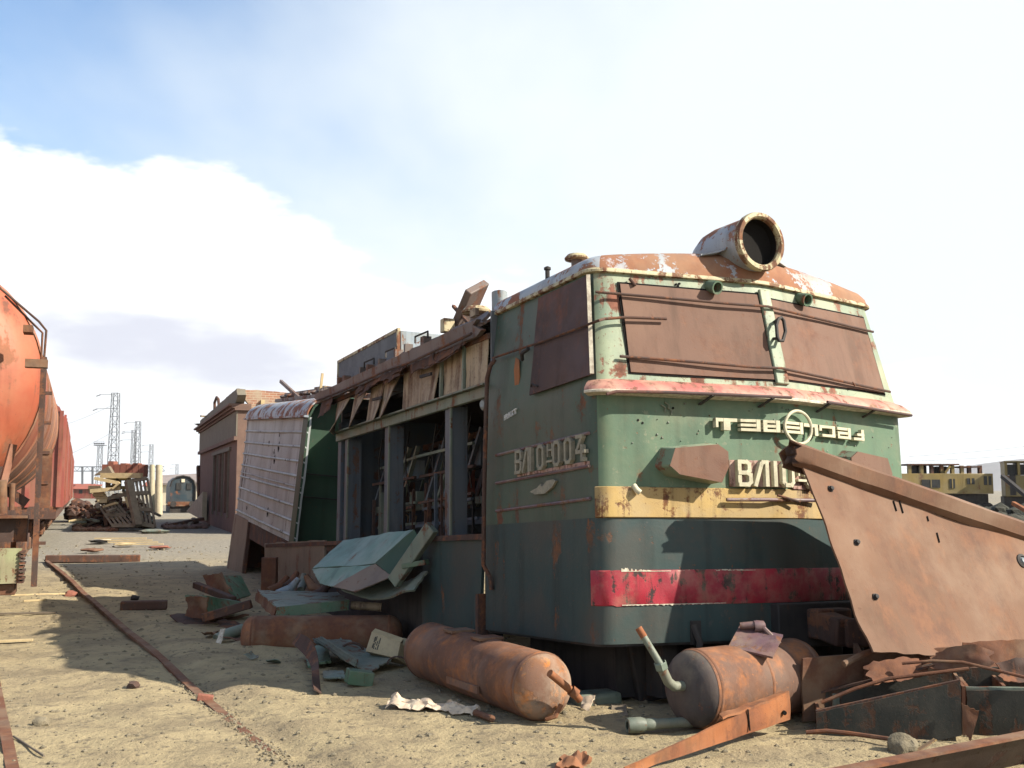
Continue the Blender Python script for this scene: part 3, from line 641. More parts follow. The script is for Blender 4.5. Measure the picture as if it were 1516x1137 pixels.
for y, w in ((2.80, .15), (4.50, .15), (5.93, .13)):
    channel(MB(), (.06, y, .79), (.06, y, 2.05), w, .16).build('body_post', M['blue_grey'], loco)
    MB().bar((.045, y - w / 2 - .012, .8), (.045, y - w / 2 - .012, 2.05), .02, .02).build('post_edge', M['scrap_grey'], loco)
channel(MB(), (.07, 6.25, .79), (.07, 6.25, 2.3), .12, .16).build('body_post', M['blue_grey'], loco)
MB().bar((.05, CL, 2.075), (.05, 6.3, 2.11), .05, .10).build('top_beam', M['scrap_grey'], loco, bevel=.006)
MB().bar((.02, CL, 2.135), (.02, 6.3, 2.17), .09, .016).build('beam_flange', M['scrap_grey'], loco)
MB().bar((.06, CL, 2.575), (.06, 6.6, 2.60), .06, .05).build('roof_rail', M['rust_dark'], loco)
# cream vent panels hanging between beam and roof: y0, y1, swing at the foot, skew
for y0, y1, sw, sk in ((1.88, 2.34, .0, 0), (2.40, 2.88, .01, 0), (2.93, 3.42, .06, .06), (3.44, 3.98, .02, .0), (4.10, 4.60, .13, .16), (4.52, 5.02, .08, .14), (5.16, 5.64, .16, .14), (5.80, 6.28, .2, .14)):
    zt = 2.56; zb = 2.155
    sheet(MB(), (.03, y1 + sk, zb), (.03 - sw, y0 + sk, zb - .01), (.04, y0, zt), (.04, y1, zt), .008, 8, 6, .012, 3, y0, .0).build('vent_panel', M['panel'], loco)
for y in (2.37, 2.905): MB().bar((.02, y, 2.15), (.03, y, 2.57), .03, .03).build('panel_batten', M['scrap_grey'], loco)
for y, z in ((2.98, 2.40), (4.4, 2.36)): MB().bar((-.05, y, z), (-.06, y + .27, z + .01), .02, .03).build('panel_handle', M['dark'], loco)
# roof over the middle: edge cornice, sagging broken boards, arched sheet
def mid_roof(u, v):
    y = CL + .02 + 5.2 * u; x = -.02 + W * v; sag = -.05 * math.sin(math.pi * min(1, u)) * .4
    return (x, y, 2.66 + sag + .05 * u + .30 * math.sin(math.pi * v) ** .6 + .012 * noise.fractal(Vector((x * 2, y * 2, 0)), 1, 2, 3))
MB().grid(mid_roof, 26, 20, .02).build('roof_sheet', M['roof_old'], loco)
sheet(MB(), (-.05, 6.95, 2.625), (-.05, CL + .06, 2.575), (-.06, CL + .06, 2.73), (-.06, 6.95, 2.755), .05, 40, 4, .016, 3, 5, .03).build('roof_cornice', M['roof_old'], loco)
sheet(MB(), (.04, 6.9, 2.72), (-.02, CL + .04, 2.69), (.10, CL + .04, 2.83), (.12, 6.9, 2.84), .03, 40, 4, .016, 3, 8, .03).build('roof_edge_board', M['roof_old'], loco)
MB().tube([(-.09, CL + .1, 2.60), (-.10, 3.4, 2.585), (-.09, 4.2, 2.62), (-.10, 5.6, 2.615), (-.08, 6.8, 2.65)], .014, 6).build('conduit', M['rust_dark'], loco)
rs = random.Random(12)
for k in range(16):
    y = 2.1 + 4.6 * rs.random(); l = .2 + .5 * rs.random(); z = 2.56 + .05 * rs.random()
    sheet(MB(), (-.07, y + l, z - .05 - .1 * rs.random()), (-.06, y, z - .03 - .08 * rs.random()), (-.03, y, z + .05), (-.03, y + l, z + .05), .006, 6, 3, .03, 6, k, .2).build('torn_flashing', M['rust_dark'], loco)
for y, l in ((3.35, .35), (4.3, .3), (5.0, .34)): MB().tube([(.06, y, 2.84), (.06, y, 2.91), (.06, y + l, 2.92), (.06, y + l, 2.85)], .011, 6).build('roof_grab_rail', M['dark'], loco)
for k in range(8):
    y = 3.3 + .42 * k + .2 * rs.random(); MB().mm((.03, y, 2.74), (.12, y + .04 + .05 * rs.random(), 2.855 + .03 * rs.random())).build('roof_bolt', M['roof_old'], loco)
MB().lathe([(.075, -.2), (.075, .19), (.06, .2), (.06, .1), (0, .1)], (.26, 2.08, 2.86), (0, .03, 1), 18).build('roof_stack', M['sheet_blue'], loco)
mushroom(Vector((.24, 2.55, 2.86)), .95)
MB().box((.36, 3.02, 3.10), (.34, .6, .08), Matrix.Rotation(R(-38), 3, 'X') @ Matrix.Rotation(R(-38), 3, 'Y')).build('roof_hatch', M['roof_old'], loco, bevel=.012)
MB().bar((.26, 2.75, 2.88), (.3, 3.25, 3.18), .03, .03).bar((.45, 2.8, 2.88), (.45, 2.92, 3.10), .03, .03).build('hatch_stay', M['rust_dark'], loco)
MB().mm((.08, 2.98, 2.84), (.2, 3.08, 2.98)).build('junction_box', M['gutter'], loco, bevel=.008)
MB().mm((.08, 2.24, 2.85), (.12, 2.36, 2.92)).build('roof_lug', M['panel'], loco)
# louvred ventilation box near the rear of the roof
lv = MB().mm((.22, 4.55, 2.78), (1.6, 6.75, 3.17)).build('louvre_box', M['sheet_blue'], loco, bevel=.01)
for k in range(20): MB().box((.21, 4.63 + .108 * k, 2.975), (.05, .07, .37), Matrix.Rotation(R(24), 3, 'Z')).build('louvre', M['lattice'], lv)
for a, b in (((.19, 4.53, 3.175), (.19, 6.78, 3.175)), ((.19, 4.53, 2.79), (.19, 6.78, 2.79)), ((.19, 4.55, 2.78), (.19, 4.55, 3.18)), ((.19, 6.76, 2.78), (.19, 6.76, 3.18))): MB().bar(a, b, .035, .035).build('louvre_frame', M['gutter'], lv)
# interior: far wall frames, braces, bus bars, electrical gear
rs = random.Random(21)
for y in (2.6, 3.5, 4.4, 5.3, 6.1): MB().bar((W - .08, y, .76), (W - .08, y, 2.6), .14, .10).build('far_post', M['blue_grey'], loco)
MB().mm((W - .06, CL, 1.30), (W - .03, 6.2, 2.62)).build('far_wall', M['blue_grey'], loco)
for z in (.95, 1.12, 1.28): MB().bar((W - .09, CL, z), (W - .09, 6.2, z), .05, .05).build('far_rail', M['rust_dark'], loco)
for k in range(26):
    y = CL + .15 + .17 * k
    if rs.random() < .5: MB().mm((W - .08, y, .78), (W - .05, y + .05 + .10 * rs.random(), 1.26)).build('far_wall_remnant', M['rust_dark'], loco)
MB().mm((.1, 6.28, .76), (W - .1, 6.32, 2.62)).build('partition', M['blue_grey'], loco)
for k, (y0, y1) in enumerate(((2.2, 2.75), (2.55, 3.1), (3.3, 3.9), (3.7, 4.3), (4.7, 5.3), (5.2, 5.75))):
    channel(MB(), (1.0, y1, 1.15), (1.0, y0, 1.95), .10, .07).build('brace', M['blue_grey'], loco)
    MB().bar((.9, y1 + .05, 1.16), (.9, y0 + .05, 1.9), .025, .025).build('brace', M['scrap_grey'], loco)
for x, z, m in ((.55, 1.18, 'scrap_grey'), (.6, .98, 'blue_grey'), (1.3, 1.22, 'rust_dark'), (1.9, 1.6, 'rust_dark'), (1.2, 2.02, 'rust_dark')):
    MB().bar((x, CL + .05, z), (x, 6.2, z), .06, .07).build('bus_rail', M[m], loco)
for k in range(8):
    y = 2.15 + .5 * k; MB().bar((.6, y, .77), (.6, y, 1.2), .035, .035).build('rack_leg', M['blue_grey'], loco)
for k in range(9):
    y = 2.2 + .43 * k; x = 1.5 + .7 * rs.random(); z = 1.25
    MB().mm((x, y, z), (x + .3, y + .22, z + .25 + .4 * rs.random())).build('switchgear', M[rs.choice(('blue_grey', 'rust_dark', 'dark', 'sheet_blue'))], loco, bevel=.008)
for k in range(10):
    y = 2.1 + .4 * k + .1 * rs.random(); z = 1.3 + .15 * rs.random()
    MB().lathe([(.04, 0), (.065, .03), (.04, .06), (.065, .09), (.04, .12), (.065, .15), (.03, .18), (0, .18)], (1.2 + .1 * rs.random(), y, z), (0, 0, 1), 10).build('insulator', M['boxcar'], loco)
for k in range(12):
    y = 2.0 + 4 * rs.random(); x = .7 + 1.6 * rs.random()
    MB().tube([(x, y, 2.5), (x + .1, y + .1, 2.2), (x - .05, y + .25, 1.9 - .3 * rs.random()), (x + .1, y + .3, 1.4)], .012, 6).build('cable', M['dark'], loco)
# wall and roof added to keep sun off the rear end wall, racks of gear close to the openings
MB().mm((1.05, 6.36, .76), (1.09, 9.2, 2.72)).build('sun_block_wall', M['dark'], loco); MB().mm((1.05, 6.9, 2.72), (W, 9.2, 2.76)).build('sun_block_roof', M['roof_old'], loco)
for b0, b1 in ((1.98, 2.70), (2.92, 4.40), (4.62, 5.84)):
    n_ = int((b1 - b0) / .13)
    for k in range(n_):
        y = b0 + .06 + (b1 - b0 - .12) * k / max(1, n_ - 1); x = .34 + .12 * rs.random()
        MB().bar((x, y, .78), (x + .02 * rs.random(), y + .03 * rs.random(), 1.12 + .5 * rs.random()), .022 + .02 * rs.random(), .02).build('rack_upright', M[rs.choice(('blue_grey', 'rust_dark', 'scrap_grey', 'dark'))], loco)
    for z in (.98, 1.16, 1.22, 1.50, 1.72): MB().bar((.36 + .1 * rs.random(), b0, z + .02 * rs.random()), (.36 + .1 * rs.random(), b1, z - .03 * rs.random()), .03, .028).build('rack_rail', M[rs.choice(('blue_grey', 'rust_dark', 'scrap_grey'))], loco)
    for k in range(int((b1 - b0) / .3)):
        y = b0 + .1 + .3 * k; h_ = .10 + .2 * rs.random(); z = rs.choice((.98, 1.24, 1.24, 1.52))
        MB().mm((.5, y, z), (.72, y + .14 + .1 * rs.random(), z + h_)).build('relay_box', M[rs.choice(('blue_grey', 'sheet_blue', 'rust_dark', 'boxcar', 'scrap_grey'))], loco, bevel=.006)
        a_ = rs.random() * .4; MB().bar((.42, y + .3, 1.2), (.48, y - .05 - a_ * .3, 1.85 + .1 * rs.random()), .05, .03).build('brace', M[rs.choice(('blue_grey', 'scrap_grey'))], loco)
        MB().tube([(.4, y, 2.04), (.38, y + .05, 1.8), (.42, y + .15, 1.62), (.45, y + .1, 1.3)], .009, 5).build('cable', M['dark'], loco)
MB().bar((.8, CL + .1, 1.97), (.8, 3.3, 1.99), .05, .09).build('cable_tray', M['panel'], loco)
MB().mm((.1, CL + .02, 2.35), (W - .1, 6.2, 2.40)).build('ceiling', M['dark'], loco)
for k in range(4): MB().tube([(.45 + .1 * k, 5.3 + .1 * k, .78), (.45 + .1 * k, 5.35, 1.1), (.5, 5.6, 1.25), (.55, 5.95, 1.25)], .014, 6).build('pipe', M['panel'], loco)
for x, z in ((.12, 2.25), (.10, 1.98)): MB().lathe([(0, -.03), (.05, -.02), (.06, .02), (.03, .05), (0, .05)], (x, 2.05, z), (-1, -.3, 0), 12).build('lamp', M['sheet_blue'], loco)

# ---------------------------------------------------------------- rear body section: the frame is broken and this end is hitched up
ST = Vector((-3.22, 15.7, .74)); SR = Matrix.Rotation(R(23.5), 3, 'Z') @ Matrix.Rotation(R(5.0), 3, 'Y') @ Matrix.Rotation(R(3.1), 3, 'X')
sec = thing('locomotive_rear_section', 'tilted chalky white ribbed rear body section with dark green end wall', 'locomotive section', ST, mat=SR)
SH, SL, SW = 1.90, 5.75, 2.9
sheet(MB(), (0, SL, .0), (0, 0, .0), (0, 0, SH), (0, SL, SH), .03, 30, 14, .02, 1.2, 3).build('side_wall', M['white_side'], sec)
for k in range(8):
    z = .10 + .225 * k - (.0 if k < 4 else .0)
    MB().tube([(-.0, SL, z), (-.004, SL / 2, z - .006), (-.0, 0.0, z)], .022, 6).build('body_rib', M['white_side'], sec)
MB().tube([(-.01, SL, .86), (-.014, 2.6, .845), (-.01, 0, .84)], .010, 6).build('body_rib', M['white_side'], sec)
for y, z, h, w in ((2.15, 1.42, .20, .16), (2.4, 1.2, .16, .12), (2.5, 1.33, .1, .1), (3.1, 1.46, .1, .05), (2.45, .30, .17, .10), (2.2, 1.62, .07, .05), (4.6, .22, .08, .05)):
    pts = [(-.006, y + w * math.cos(t) * (.6 + .4 * math.sin(t * 3 + y)) * .5, z + h * math.sin(t) * (.7 + .3 * math.cos(t * 2 + y)) * .5) for t in [2 * math.pi * q / 14 for q in range(14)]]
    MB().poly(pts[::-1], -.008, Vector((1, 0, 0))).build('rust_hole', M['black'], sec)
def roofS(u, v):
    a = math.pi / 2 * v; y = SL * u; return (.40 - .43 * math.cos(a) - .02, y, SH + .02 + .34 * math.sin(a) + .01 * noise.noise(Vector((y * 2, v * 3, 0))))
MB().grid(lambda u, v: roofS(1 - u, v), 24, 10, .02).build('roof_curve', M['roof_cab'], sec)
MB().bar((-.05, 0, SH + .01), (-.05, SL, SH + .01), .07, .03).build('gutter', M['roof_cab'], sec)
MB().mm((.38, .02, SH + .28), (SW - .3, SL, SH + .345)).build('roof_top', M['roof_old'], sec)
prof = [(.0, .0), (.0, SH), (.06, SH + .16), (.16, SH + .27), (.38, SH + .34), (SW - .3, SH + .34), (SW, SH), (SW, 0)]
MB().poly([(x + .02, .35, z + .02) for x, z in prof], .04, Vector((0, -1, 0))).build('end_wall', M['bulk_green'], sec)
mb = MB()
for (a, b), (c, d) in zip(prof[:6], prof[1:6]): mb.bar((a + .03, .17, b), (c + .03, .17, d), .34, .04, up=(0, 1, 0)) if False else mb.poly([(a + .005, 0, b), (a + .005, .34, b), (c + .005, .34, d), (c + .005, 0, d)], .03)
mb.build('end_flange', M['bulk_green'], sec)
for z in (.7, 1.05): MB().bar((.1, .30, z), (1.4, .30, z), .02, .02).build('end_rail', M['dark'], sec)
MB().mm((SW - .04, .1, .0), (SW, SL, SH)).build('far_wall', M['blue_grey'], sec)
MB().mm((.02, .1, -.30), (SW, SL, -.02)).build('floor_frame', M['rust_dark'], sec)
mb = MB()
sheet(mb, (-.03, 5.9, -1.22), (-.03, 4.15, -1.15), (-.01, 4.2, .02), (-.01, 5.9, .02), .03, 10, 8, .01, 1.5, 2).build('hanging_door', M['brown_door'], sec)
MB().bar((.02, 4.12, -1.1), (.02, 4.15, .0), .06, .04).build('door_edge', M['rust_dark'], sec)
MB().mm((.1, 5.6, -1.1), (2.2, 5.7, -.05)).build('rear_skirt', M['rust_dark'], sec)
# roof frame, insulators and bars on top of the section
rs = random.Random(33)
for k in range(8):
    y = .3 + .7 * k; MB().lathe([(.05, 0), (.08, .04), (.05, .07), (.08, .11), (.05, .14), (.08, .18), (.03, .22), (0, .22)], (.55, y, SH + .34), (0, 0, 1), 10).build('insulator', M['roof_old'], sec)
for x, z in ((.45, SH + .42), (.62, SH + .56), (1.2, SH + .50)): MB().bar((x, -.4, z), (x, 5.4, z + .01), .05, .06).build('pantograph_rail', M['roof_old'], sec)
for y in (.1, 1.3, 2.5, 3.7): MB().bar((.45, y, SH + .52), (1.6, y, SH + .54), .06, .05).build('cross_bar', M['roof_old'], sec)
MB().bar((.5, 3.2, SH + .4), (.35, 4.6, SH + .78), .05, .06).build('bent_arm', M['roof_old'], sec)
MB().bar((.6, 2.2, SH + .4), (.6, 2.2, SH + .85), .04, .04).build('stanchion', M['timber_pale'], sec)
MB().mm((.7, 2.4, SH + .36), (1.3, 3.2, SH + .66)).build('roof_box', M['panel'], sec, bevel=.01)

# ---------------------------------------------------------------- compressed-air tanks in the foreground
def tank(name, label, a, b, r, mat, end_mat, seams=2):
    a = Vector(a); b = Vector(b); d = b - a; L = d.length; t = thing(name, label, 'tank', (a.x, a.y, 0))
    loc = Vector((a.x, a.y, 0)); o = a - loc; e = .12
    MB().lathe([(r * .985, e * .9), (r, e), (r, e + .012)] + [(r * (1 + .006 * noise.noise(Vector((k, a.x, 0)))), e + (L - 2 * e) * k / 12) for k in range(1, 12)] + [(r, L - e), (r * .985, L - e * .9)], o, d, 40).build('barrel', M[mat], t, smooth=60)
    MB().lathe([(0, 0), (r * .35, .006), (r * .65, .025), (r * .86, .06), (r * .96, .095), (r * .99, e)], o, d, 40).build('dome', M[end_mat], t, smooth=60)
    MB().lathe([(r * .99, L - e), (r * .96, L - .09), (r * .8, L - .045), (r * .5, L - .012), (0, L)], o, d, 40).build('dome', M[mat], t, smooth=60)
    dn = d.normalized()
    for k in range(seams):
        p = o + dn * (e + .02 + (L - 2 * e - .04) * k / max(1, seams - 1)); MB().lathe([(r, -.014), (r * 1.018, -.008), (r * 1.018, .008), (r, .014)], p, d, 40).build('weld_seam', M[mat], t)
    return t, o, dn
A = Vector((.26, 7.14, .225)); B = Vector((-.74, 8.95, .225))
t, o, dn = tank('air_tank', 'long rusty air tank below the cab side with an orange pipe on its end', A, B, .228, 'tank', 'tank_end')
sidev = Vector((dn.y, -dn.x, 0)); up = Vector((0, 0, 1))
# broken pipe across the near end
p0 = o - dn * .05 + sidev * (-.02) + up * .09; p1 = o - dn * .10 + sidev * (-.16) * -1 + up * -.06
MB().tube([p0 - dn * .10 + up * .05 - sidev * .08, (p0 + p1) / 2 - dn * .05, p1], .026, 12).build('pipe', M['rust_orange'], t)
MB().lathe([(.036, 0), (.036, .05), (.03, .05)], (p0 + p1) / 2 - dn * .06, p1 - p0, 14).build('pipe_collar', M['rust_orange'], t)
MB().tube([o + sidev * .07 - up * .10 - dn * .01, o + sidev * .02 - up * .17 - dn * .02, o - sidev * .03 - up * .19 + dn * .02], .016, 8).build('weld_bead', M['rust_orange'], t)
for f in (.45, .68): 
    q = o + dn * (2.05 * f) + up * .228; MB().box(q, (.20, .16, .022), Matrix((sidev, dn, up)).transposed()).build('foot_pad', M['rust'], t, bevel=.004)
MB().bar(o + dn * .6 - sidev * .215 - up * .08 + Vector((-.02, 0, 0)), o + dn * 1.15 - sidev * .215 - up * .09, .02, .05).build('mount_rail', M['tank'], t)
A = Vector((1.09, 6.96, .255)); B = Vector((2.10, 7.62, .25))
t, o, dn = tank('air_tank', 'rusty air tank with grey dome and elbow pipe in front of the nose', A, B, .252, 'tank', 'tank_shaded', 3)
sidev = Vector((dn.y, -dn.x, 0))
e0 = o - dn * .03 + sidev * .02 + up * .03
MB().tube([e0 + dn * .05, e0 - dn * .04 + up * .005, e0 - dn * .09 + up * .04, e0 - dn * .13 + up * .11, e0 - dn * .15 + up * .15], .032, 14).build('elbow', M['scrap_grey'], t)
MB().lathe([(.038, -.02), (.044, -.015), (.044, .025), (.038, .03)], e0 - dn * .145 + up * .14, (-dn * .35 + up).normalized(), 6).build('pipe_nut', M['scrap_grey'], t)
q = e0 - dn * .15 + up * .15; MB().tube([q, q + Vector((-.13, .04, .22))], .023, 12).build('pipe', M['scrap_grey'], t)
q2 = q + Vector((-.10, .031, .17)); MB().tube([q2, q2 + Vector((-.035, .011, .058))], .0235, 12).build('pipe_end', M['rust_orange'], t)
c = o + dn * .62 + up * .255 - sidev * -.02
rm = Matrix.Rotation(R(-30), 3, 'Z') @ Matrix.Rotation(R(24), 3, 'X') @ Matrix.Rotation(R(10), 3, 'Y')
MB().box(c + Vector((.03, -.05, .02)), (.30, .28, .016), rm).build('bracket_plate', M['purple_steel'], t)
MB().tube([c + Vector((-.05, .06, .11)), c + Vector((.05, .05, .12)), c + Vector((.09, .04, .115))], .024, 10).tube([c + Vector((.09, .04, .115)), c + Vector((.20, -.02, .0))], .016, 8).lathe([(.036, -.02), (.04, 0), (.036, .05), (.02, .06)], c + Vector((.06, .05, .11)), (1, .1, 0), 12).build('valve', M['purple_steel'], t)
t, o, dn = tank('air_tank', 'dull rusty air tank half buried under the green scrap panels', Vector((-2.68, 10.55, .11)), Vector((-1.1, 10.75, .09)), .20, 'rust', 'tank', 2)

# ---------------------------------------------------------------- big rusty plate leaning on the nose
pr = thing('leaning_steel_plate', 'huge pinkish rusty steel plate propped up before the locomotive nose', 'steel plate', (2.9, 7.3, .3))
PO = Vector((2.9, 7.3, .3))
c00 = at(1290, 966, 7.05); c10 = at(1640, 992, 8.5); c01 = at(1186, 689, 7.5); c11 = at(1640, 842, 9.05)
def P(u, v):
    p = (c00 * (1 - u) + c10 * u) * (1 - v) + (c01 * (1 - u) + c11 * u) * v
    nn = Vector((.42, -.83, .33)).normalized()
    d = .018 * noise.fractal(Vector((p.x * 1.2, p.z * 1.2, 1)), 1, 2, 3) + .012 * math.sin(u * 9 + v * 2) + (.03 * (1 - v / .13) if v < .13 else 0)
    if u == 0: p = p + Vector((.012 * noise.noise(Vector((v * 8, 0, 0))), 0, 0))
    if v == 0: p = p + Vector((0, 0, .02 * noise.noise(Vector((u * 14, 3, 0))) + .012 * noise.noise(Vector((u * 60, 3, 0)))))
    return p + nn * d - PO
MB().grid(P, 40, 26, .014).build('plate', M['rust_plate'], pr)
nn = Vector((.42, -.83, .33)).normalized()
def edge_pt(u, w, h): return (c01 * (1 - u) + c11 * u) + up * h + nn * w - PO
# folded box rim along the top edge
def rim(u, v):
    pr_ = [(.0, -.015), (.045, .008), (.055, .10), (-.03, .165), (-.12, .10), (-.10, .0)]
    k = v * 5; i = min(4, int(k)); f = k - i; a = pr_[i]; b = pr_[i + 1]
    w = a[0] + (b[0] - a[0]) * f; h = a[1] + (b[1] - a[1]) * f
    jag = (.03 * noise.noise(Vector((v * 11, 2, 0))) - .012) if u == 0 else 0
    return edge_pt(u - .012 + jag, w, h + .006 * noise.fractal(Vector((u * 9, v * 3, 0)), 1, 2, 2))
MB().grid(lambda u, v: rim(1 - u, v), 40, 15, .012).build('folded_rim', M['rust_plate'], pr)
sheet(MB(), edge_pt(.0, .03, .01), edge_pt(-.02, -.08, .02), edge_pt(-.025, -.06, .12), edge_pt(-.005, .02, .13), .006, 6, 6, .03, 20, 3, .2).build('torn_corner', M['rust_dark'], pr)
def on_plate(u_, v_):
    # pixel of the photograph -> point on the plate
    best = None
    for i in range(41):
        for j in range(31):
            p = Vector(P(i / 40 * .8, j / 30)) + PO; dx_ = p.y * math.cos(PITCH) + (p.z - EYE) * math.sin(PITCH)
            q = (758 + FPX * p.x / dx_ - u_) ** 2 + (568.5 - FPX * (-p.y * math.sin(PITCH) + (p.z - EYE) * math.cos(PITCH)) / dx_ - v_) ** 2
            if best is None or q < best[0]: best = (q, p)
    return best[1] - PO
for u_, v_ in ((1233, 725), (1263, 804), (1291, 884)): MB().lathe([(0, .03), (.016, .028), (.018, .012), (.025, .01), (.025, -.01)], on_plate(u_, v_), nn, 6).build('bolt', M['dark'], pr)
for pts in (((1319, 740), (1325, 757)), ((1326, 738), (1332, 757)), ((1373, 764), (1375, 770)), ((1383, 788), (1388, 800))):
    a = on_plate(*pts[0]) + nn * .004; b = on_plate(*pts[1]) + nn * .004; MB().bar(a, b, .008, .012).build('slot', M['black'], pr)
c = on_plate(1510, 830); MB().lathe([(.055, -.005), (.055, .012), (.035, .02), (.03, .008), (0, .008)], c, nn, 18).build('port_ring', M['dark'], pr)
MB().lathe([(.0, .02), (.02, .025), (.028, .01)], c, nn, 12).build('port_plug', M['sheet_blue'], pr)

# ---------------------------------------------------------------- cut steel box sections heaped at lower right
def wall(parent, a, b, h, th, mat, lean_=0, seed=0, name='web'):
    a = Vector(a); b = Vector(b); s = Vector((b.y - a.y, a.x - b.x, 0)).normalized() * lean_
    return sheet(MB(), a, b, b + up * h + s, a + up * h + s, th, 14, 5, .012, 2, seed, .015).build(name, M[mat], parent)
t = thing('cut_box_girder', 'open topped dark steel box girder lying beside the grey domed tank', 'box girder', (2.3, 6.85, 0)); O = Vector((2.3, 6.85, 0))
a = Vector((1.95, 6.90, -.20)) - O; b = Vector((2.80, 6.70, .03)) - O; w = Vector((.10, .36, .02))
wall(t, a, b, .33, .018, 'girder', .02, 1); wall(t, a + w, b + w + Vector((.02, .05, .02)), .36, .018, 'girder', .0, 2)
wall(t, a + w * 1.0, a, .31, .02, 'rust', 0, 3, 'end_plate'); wall(t, b + w, b, .30, .02, 'rust', 0, 4, 'end_plate')
MB().bar(a + up * .335, b + up * .335, .03, .014).build('flange', M['rust_dark'], t)
MB().bar(a + w + up * .36, b + w + up * .375, .03, .014).build('flange', M['rust_dark'], t)
MB().mm(a + Vector((.18, .22, .30)), a + Vector((.22, .25, .40))).build('lug', M['scrap_grey'], t)
sheet(MB(), b + Vector((.0, -.01, .2)), b + Vector((.09, -.05, .16)), b + Vector((.03, -.05, -.02)), b + Vector((.0, -.02, .04)), .008, 6, 6, .01, 8, 5, .1).build('torn_web', M['rust'], t)
t = thing('cut_box_girder', 'dark steel box girder with lit divider at the right frame edge', 'box girder', (3.1, 7.0, 0)); O = Vector((3.1, 7.0, 0))
a = Vector((2.90, 6.86, -.02)) - O; b = Vector((3.75, 6.70, .0)) - O
wall(t, a, b, .30, .018, 'girder', .03, 11); wall(t, a + w, b + w, .36, .018, 'girder', 0, 12)
wall(t, a + w * .95 + Vector((.22, 0, 0)), a + Vector((.24, .02, 0)), .32, .02, 'rust', 0, 13, 'divider'); wall(t, a + w + Vector((.0, -.02, 0)), a + Vector((.02, .03, 0)), .3, .02, 'rust', 0, 14, 'end_plate')
MB().bar(a + up * .31, b + up * .31, .035, .014).build('flange', M['scrap_grey'], t)
sheet(MB(), Vector((.02, .30, .33)), Vector((.62, .42, .36)), Vector((.66, .44, .52)), Vector((.0, .36, .50)), .012, 12, 5, .04, 4, 7, .08).build('bent_flange', M['rust'], t)
t = thing('rusty_box_girder', 'ragged rust brown girder under the lower edge of the leaning plate', 'girder', (2.7, 7.35, 0)); O = Vector((2.7, 7.35, 0))
wall(t, Vector((1.95, 7.22, .0)) - O, Vector((3.05, 7.42, .05)) - O, .42, .02, 'rust', .03, 21); wall(t, Vector((2.0, 7.5, .0)) - O, Vector((3.15, 7.75, .05)) - O, .36, .02, 'rust_dark', 0, 22)
MB().bar(Vector((2.4, 7.22, .3)) - O, Vector((2.44, 7.6, .42)) - O, .03, .10).build('cross_plate', M['rust'], t); MB().bar(Vector((2.62, 7.2, .33)) - O, Vector((2.78, 7.12, .42)) - O, .016, .016).build('bent_rod', M['rust'], t)
sheet(MB(), at(1445, 1022, 7.2) - O, at(1516, 1005, 7.25) - O, at(1600, 970, 7.3) - O, at(1430, 985, 7.25) - O, .012, 10, 6, .03, 4, 23, .08).build('bent_flange', M['rust'], t)
o = tag(sheet(MB(), at(1345, 1000, 7.9), at(1440, 992, 7.9), at(1436, 976, 8.3), at(1350, 982, 8.3), .05, 8, 4, .01, 3, 4, .05).build('blue_sheet_offcut', M['sheet_blue']), 'pale blue grey sheet offcut behind the leaning plate foot', 'scrap sheet')
o = tag(MB().bar(at(1296, 975, 8.0), at(1330, 1015, 8.1), .22, .06).build('steel_stub', M['rust_dark']), 'short dark steel stub beneath the left foot of the leaning plate', 'steel stub')
rs = random.Random(17)
for k, (p, q, r, lab) in enumerate((((2.0, 6.95, .18), (2.9, 6.8, .42), .012, 'thin rusty rod lying across the left box girder'), ((2.55, 7.0, .42), (3.3, 6.72, .36), .010, 'bent thin wire hooked over the right box girder'), ((2.2, 7.1, .40), (2.75, 7.3, .46), .022, 'stub of brown pipe on the ragged girder'), ((1.85, 6.78, .03), (2.35, 6.58, .03), .014, 'short rusty rod on the soil before the left box girder'))):
    p = Vector(p); q = Vector(q); m_ = p.lerp(q, .45) + Vector((.02, .03, .05 - .04 * (k == 3)))
    tag(MB().tube([p, p.lerp(m_, .5) + Vector((0, 0, .012)), m_, m_.lerp(q, .5), q], r, 8).build('scrap_rod', M['rust']), lab, 'rod')
for k, (x, y, z, L_, a_, lab, mt) in enumerate(((2.35, 6.95, .30, .42, .3, 'curled rusty strip between the walls of the left box girder', 'rust'), (2.75, 7.02, .38, .36, -.5, 'torn brown sheet lying over the girder corner', 'rust'), (3.2, 6.95, .30, .4, .2, 'twisted dark sheet inside the right box girder', 'rust_dark'), (1.78, 7.18, .12, .3, .9, 'ragged brown plate between tank and left box girder', 'rust'))):
    d1 = Vector((math.cos(a_), math.sin(a_), .12)) * L_; d2 = Vector((-math.sin(a_) * .5, math.cos(a_) * .5, .45)) * .22; p = Vector((x, y, z))
    tag(sheet(MB(), p, p + d1, p + d1 + d2 * .8, p + d2, .006, 12, 8, .05, 5, 100 + k, .12, lambda u, v: .06 * v * math.sin(u * 3.1)).build('torn_strip', M[mt]), lab, 'scrap strip')
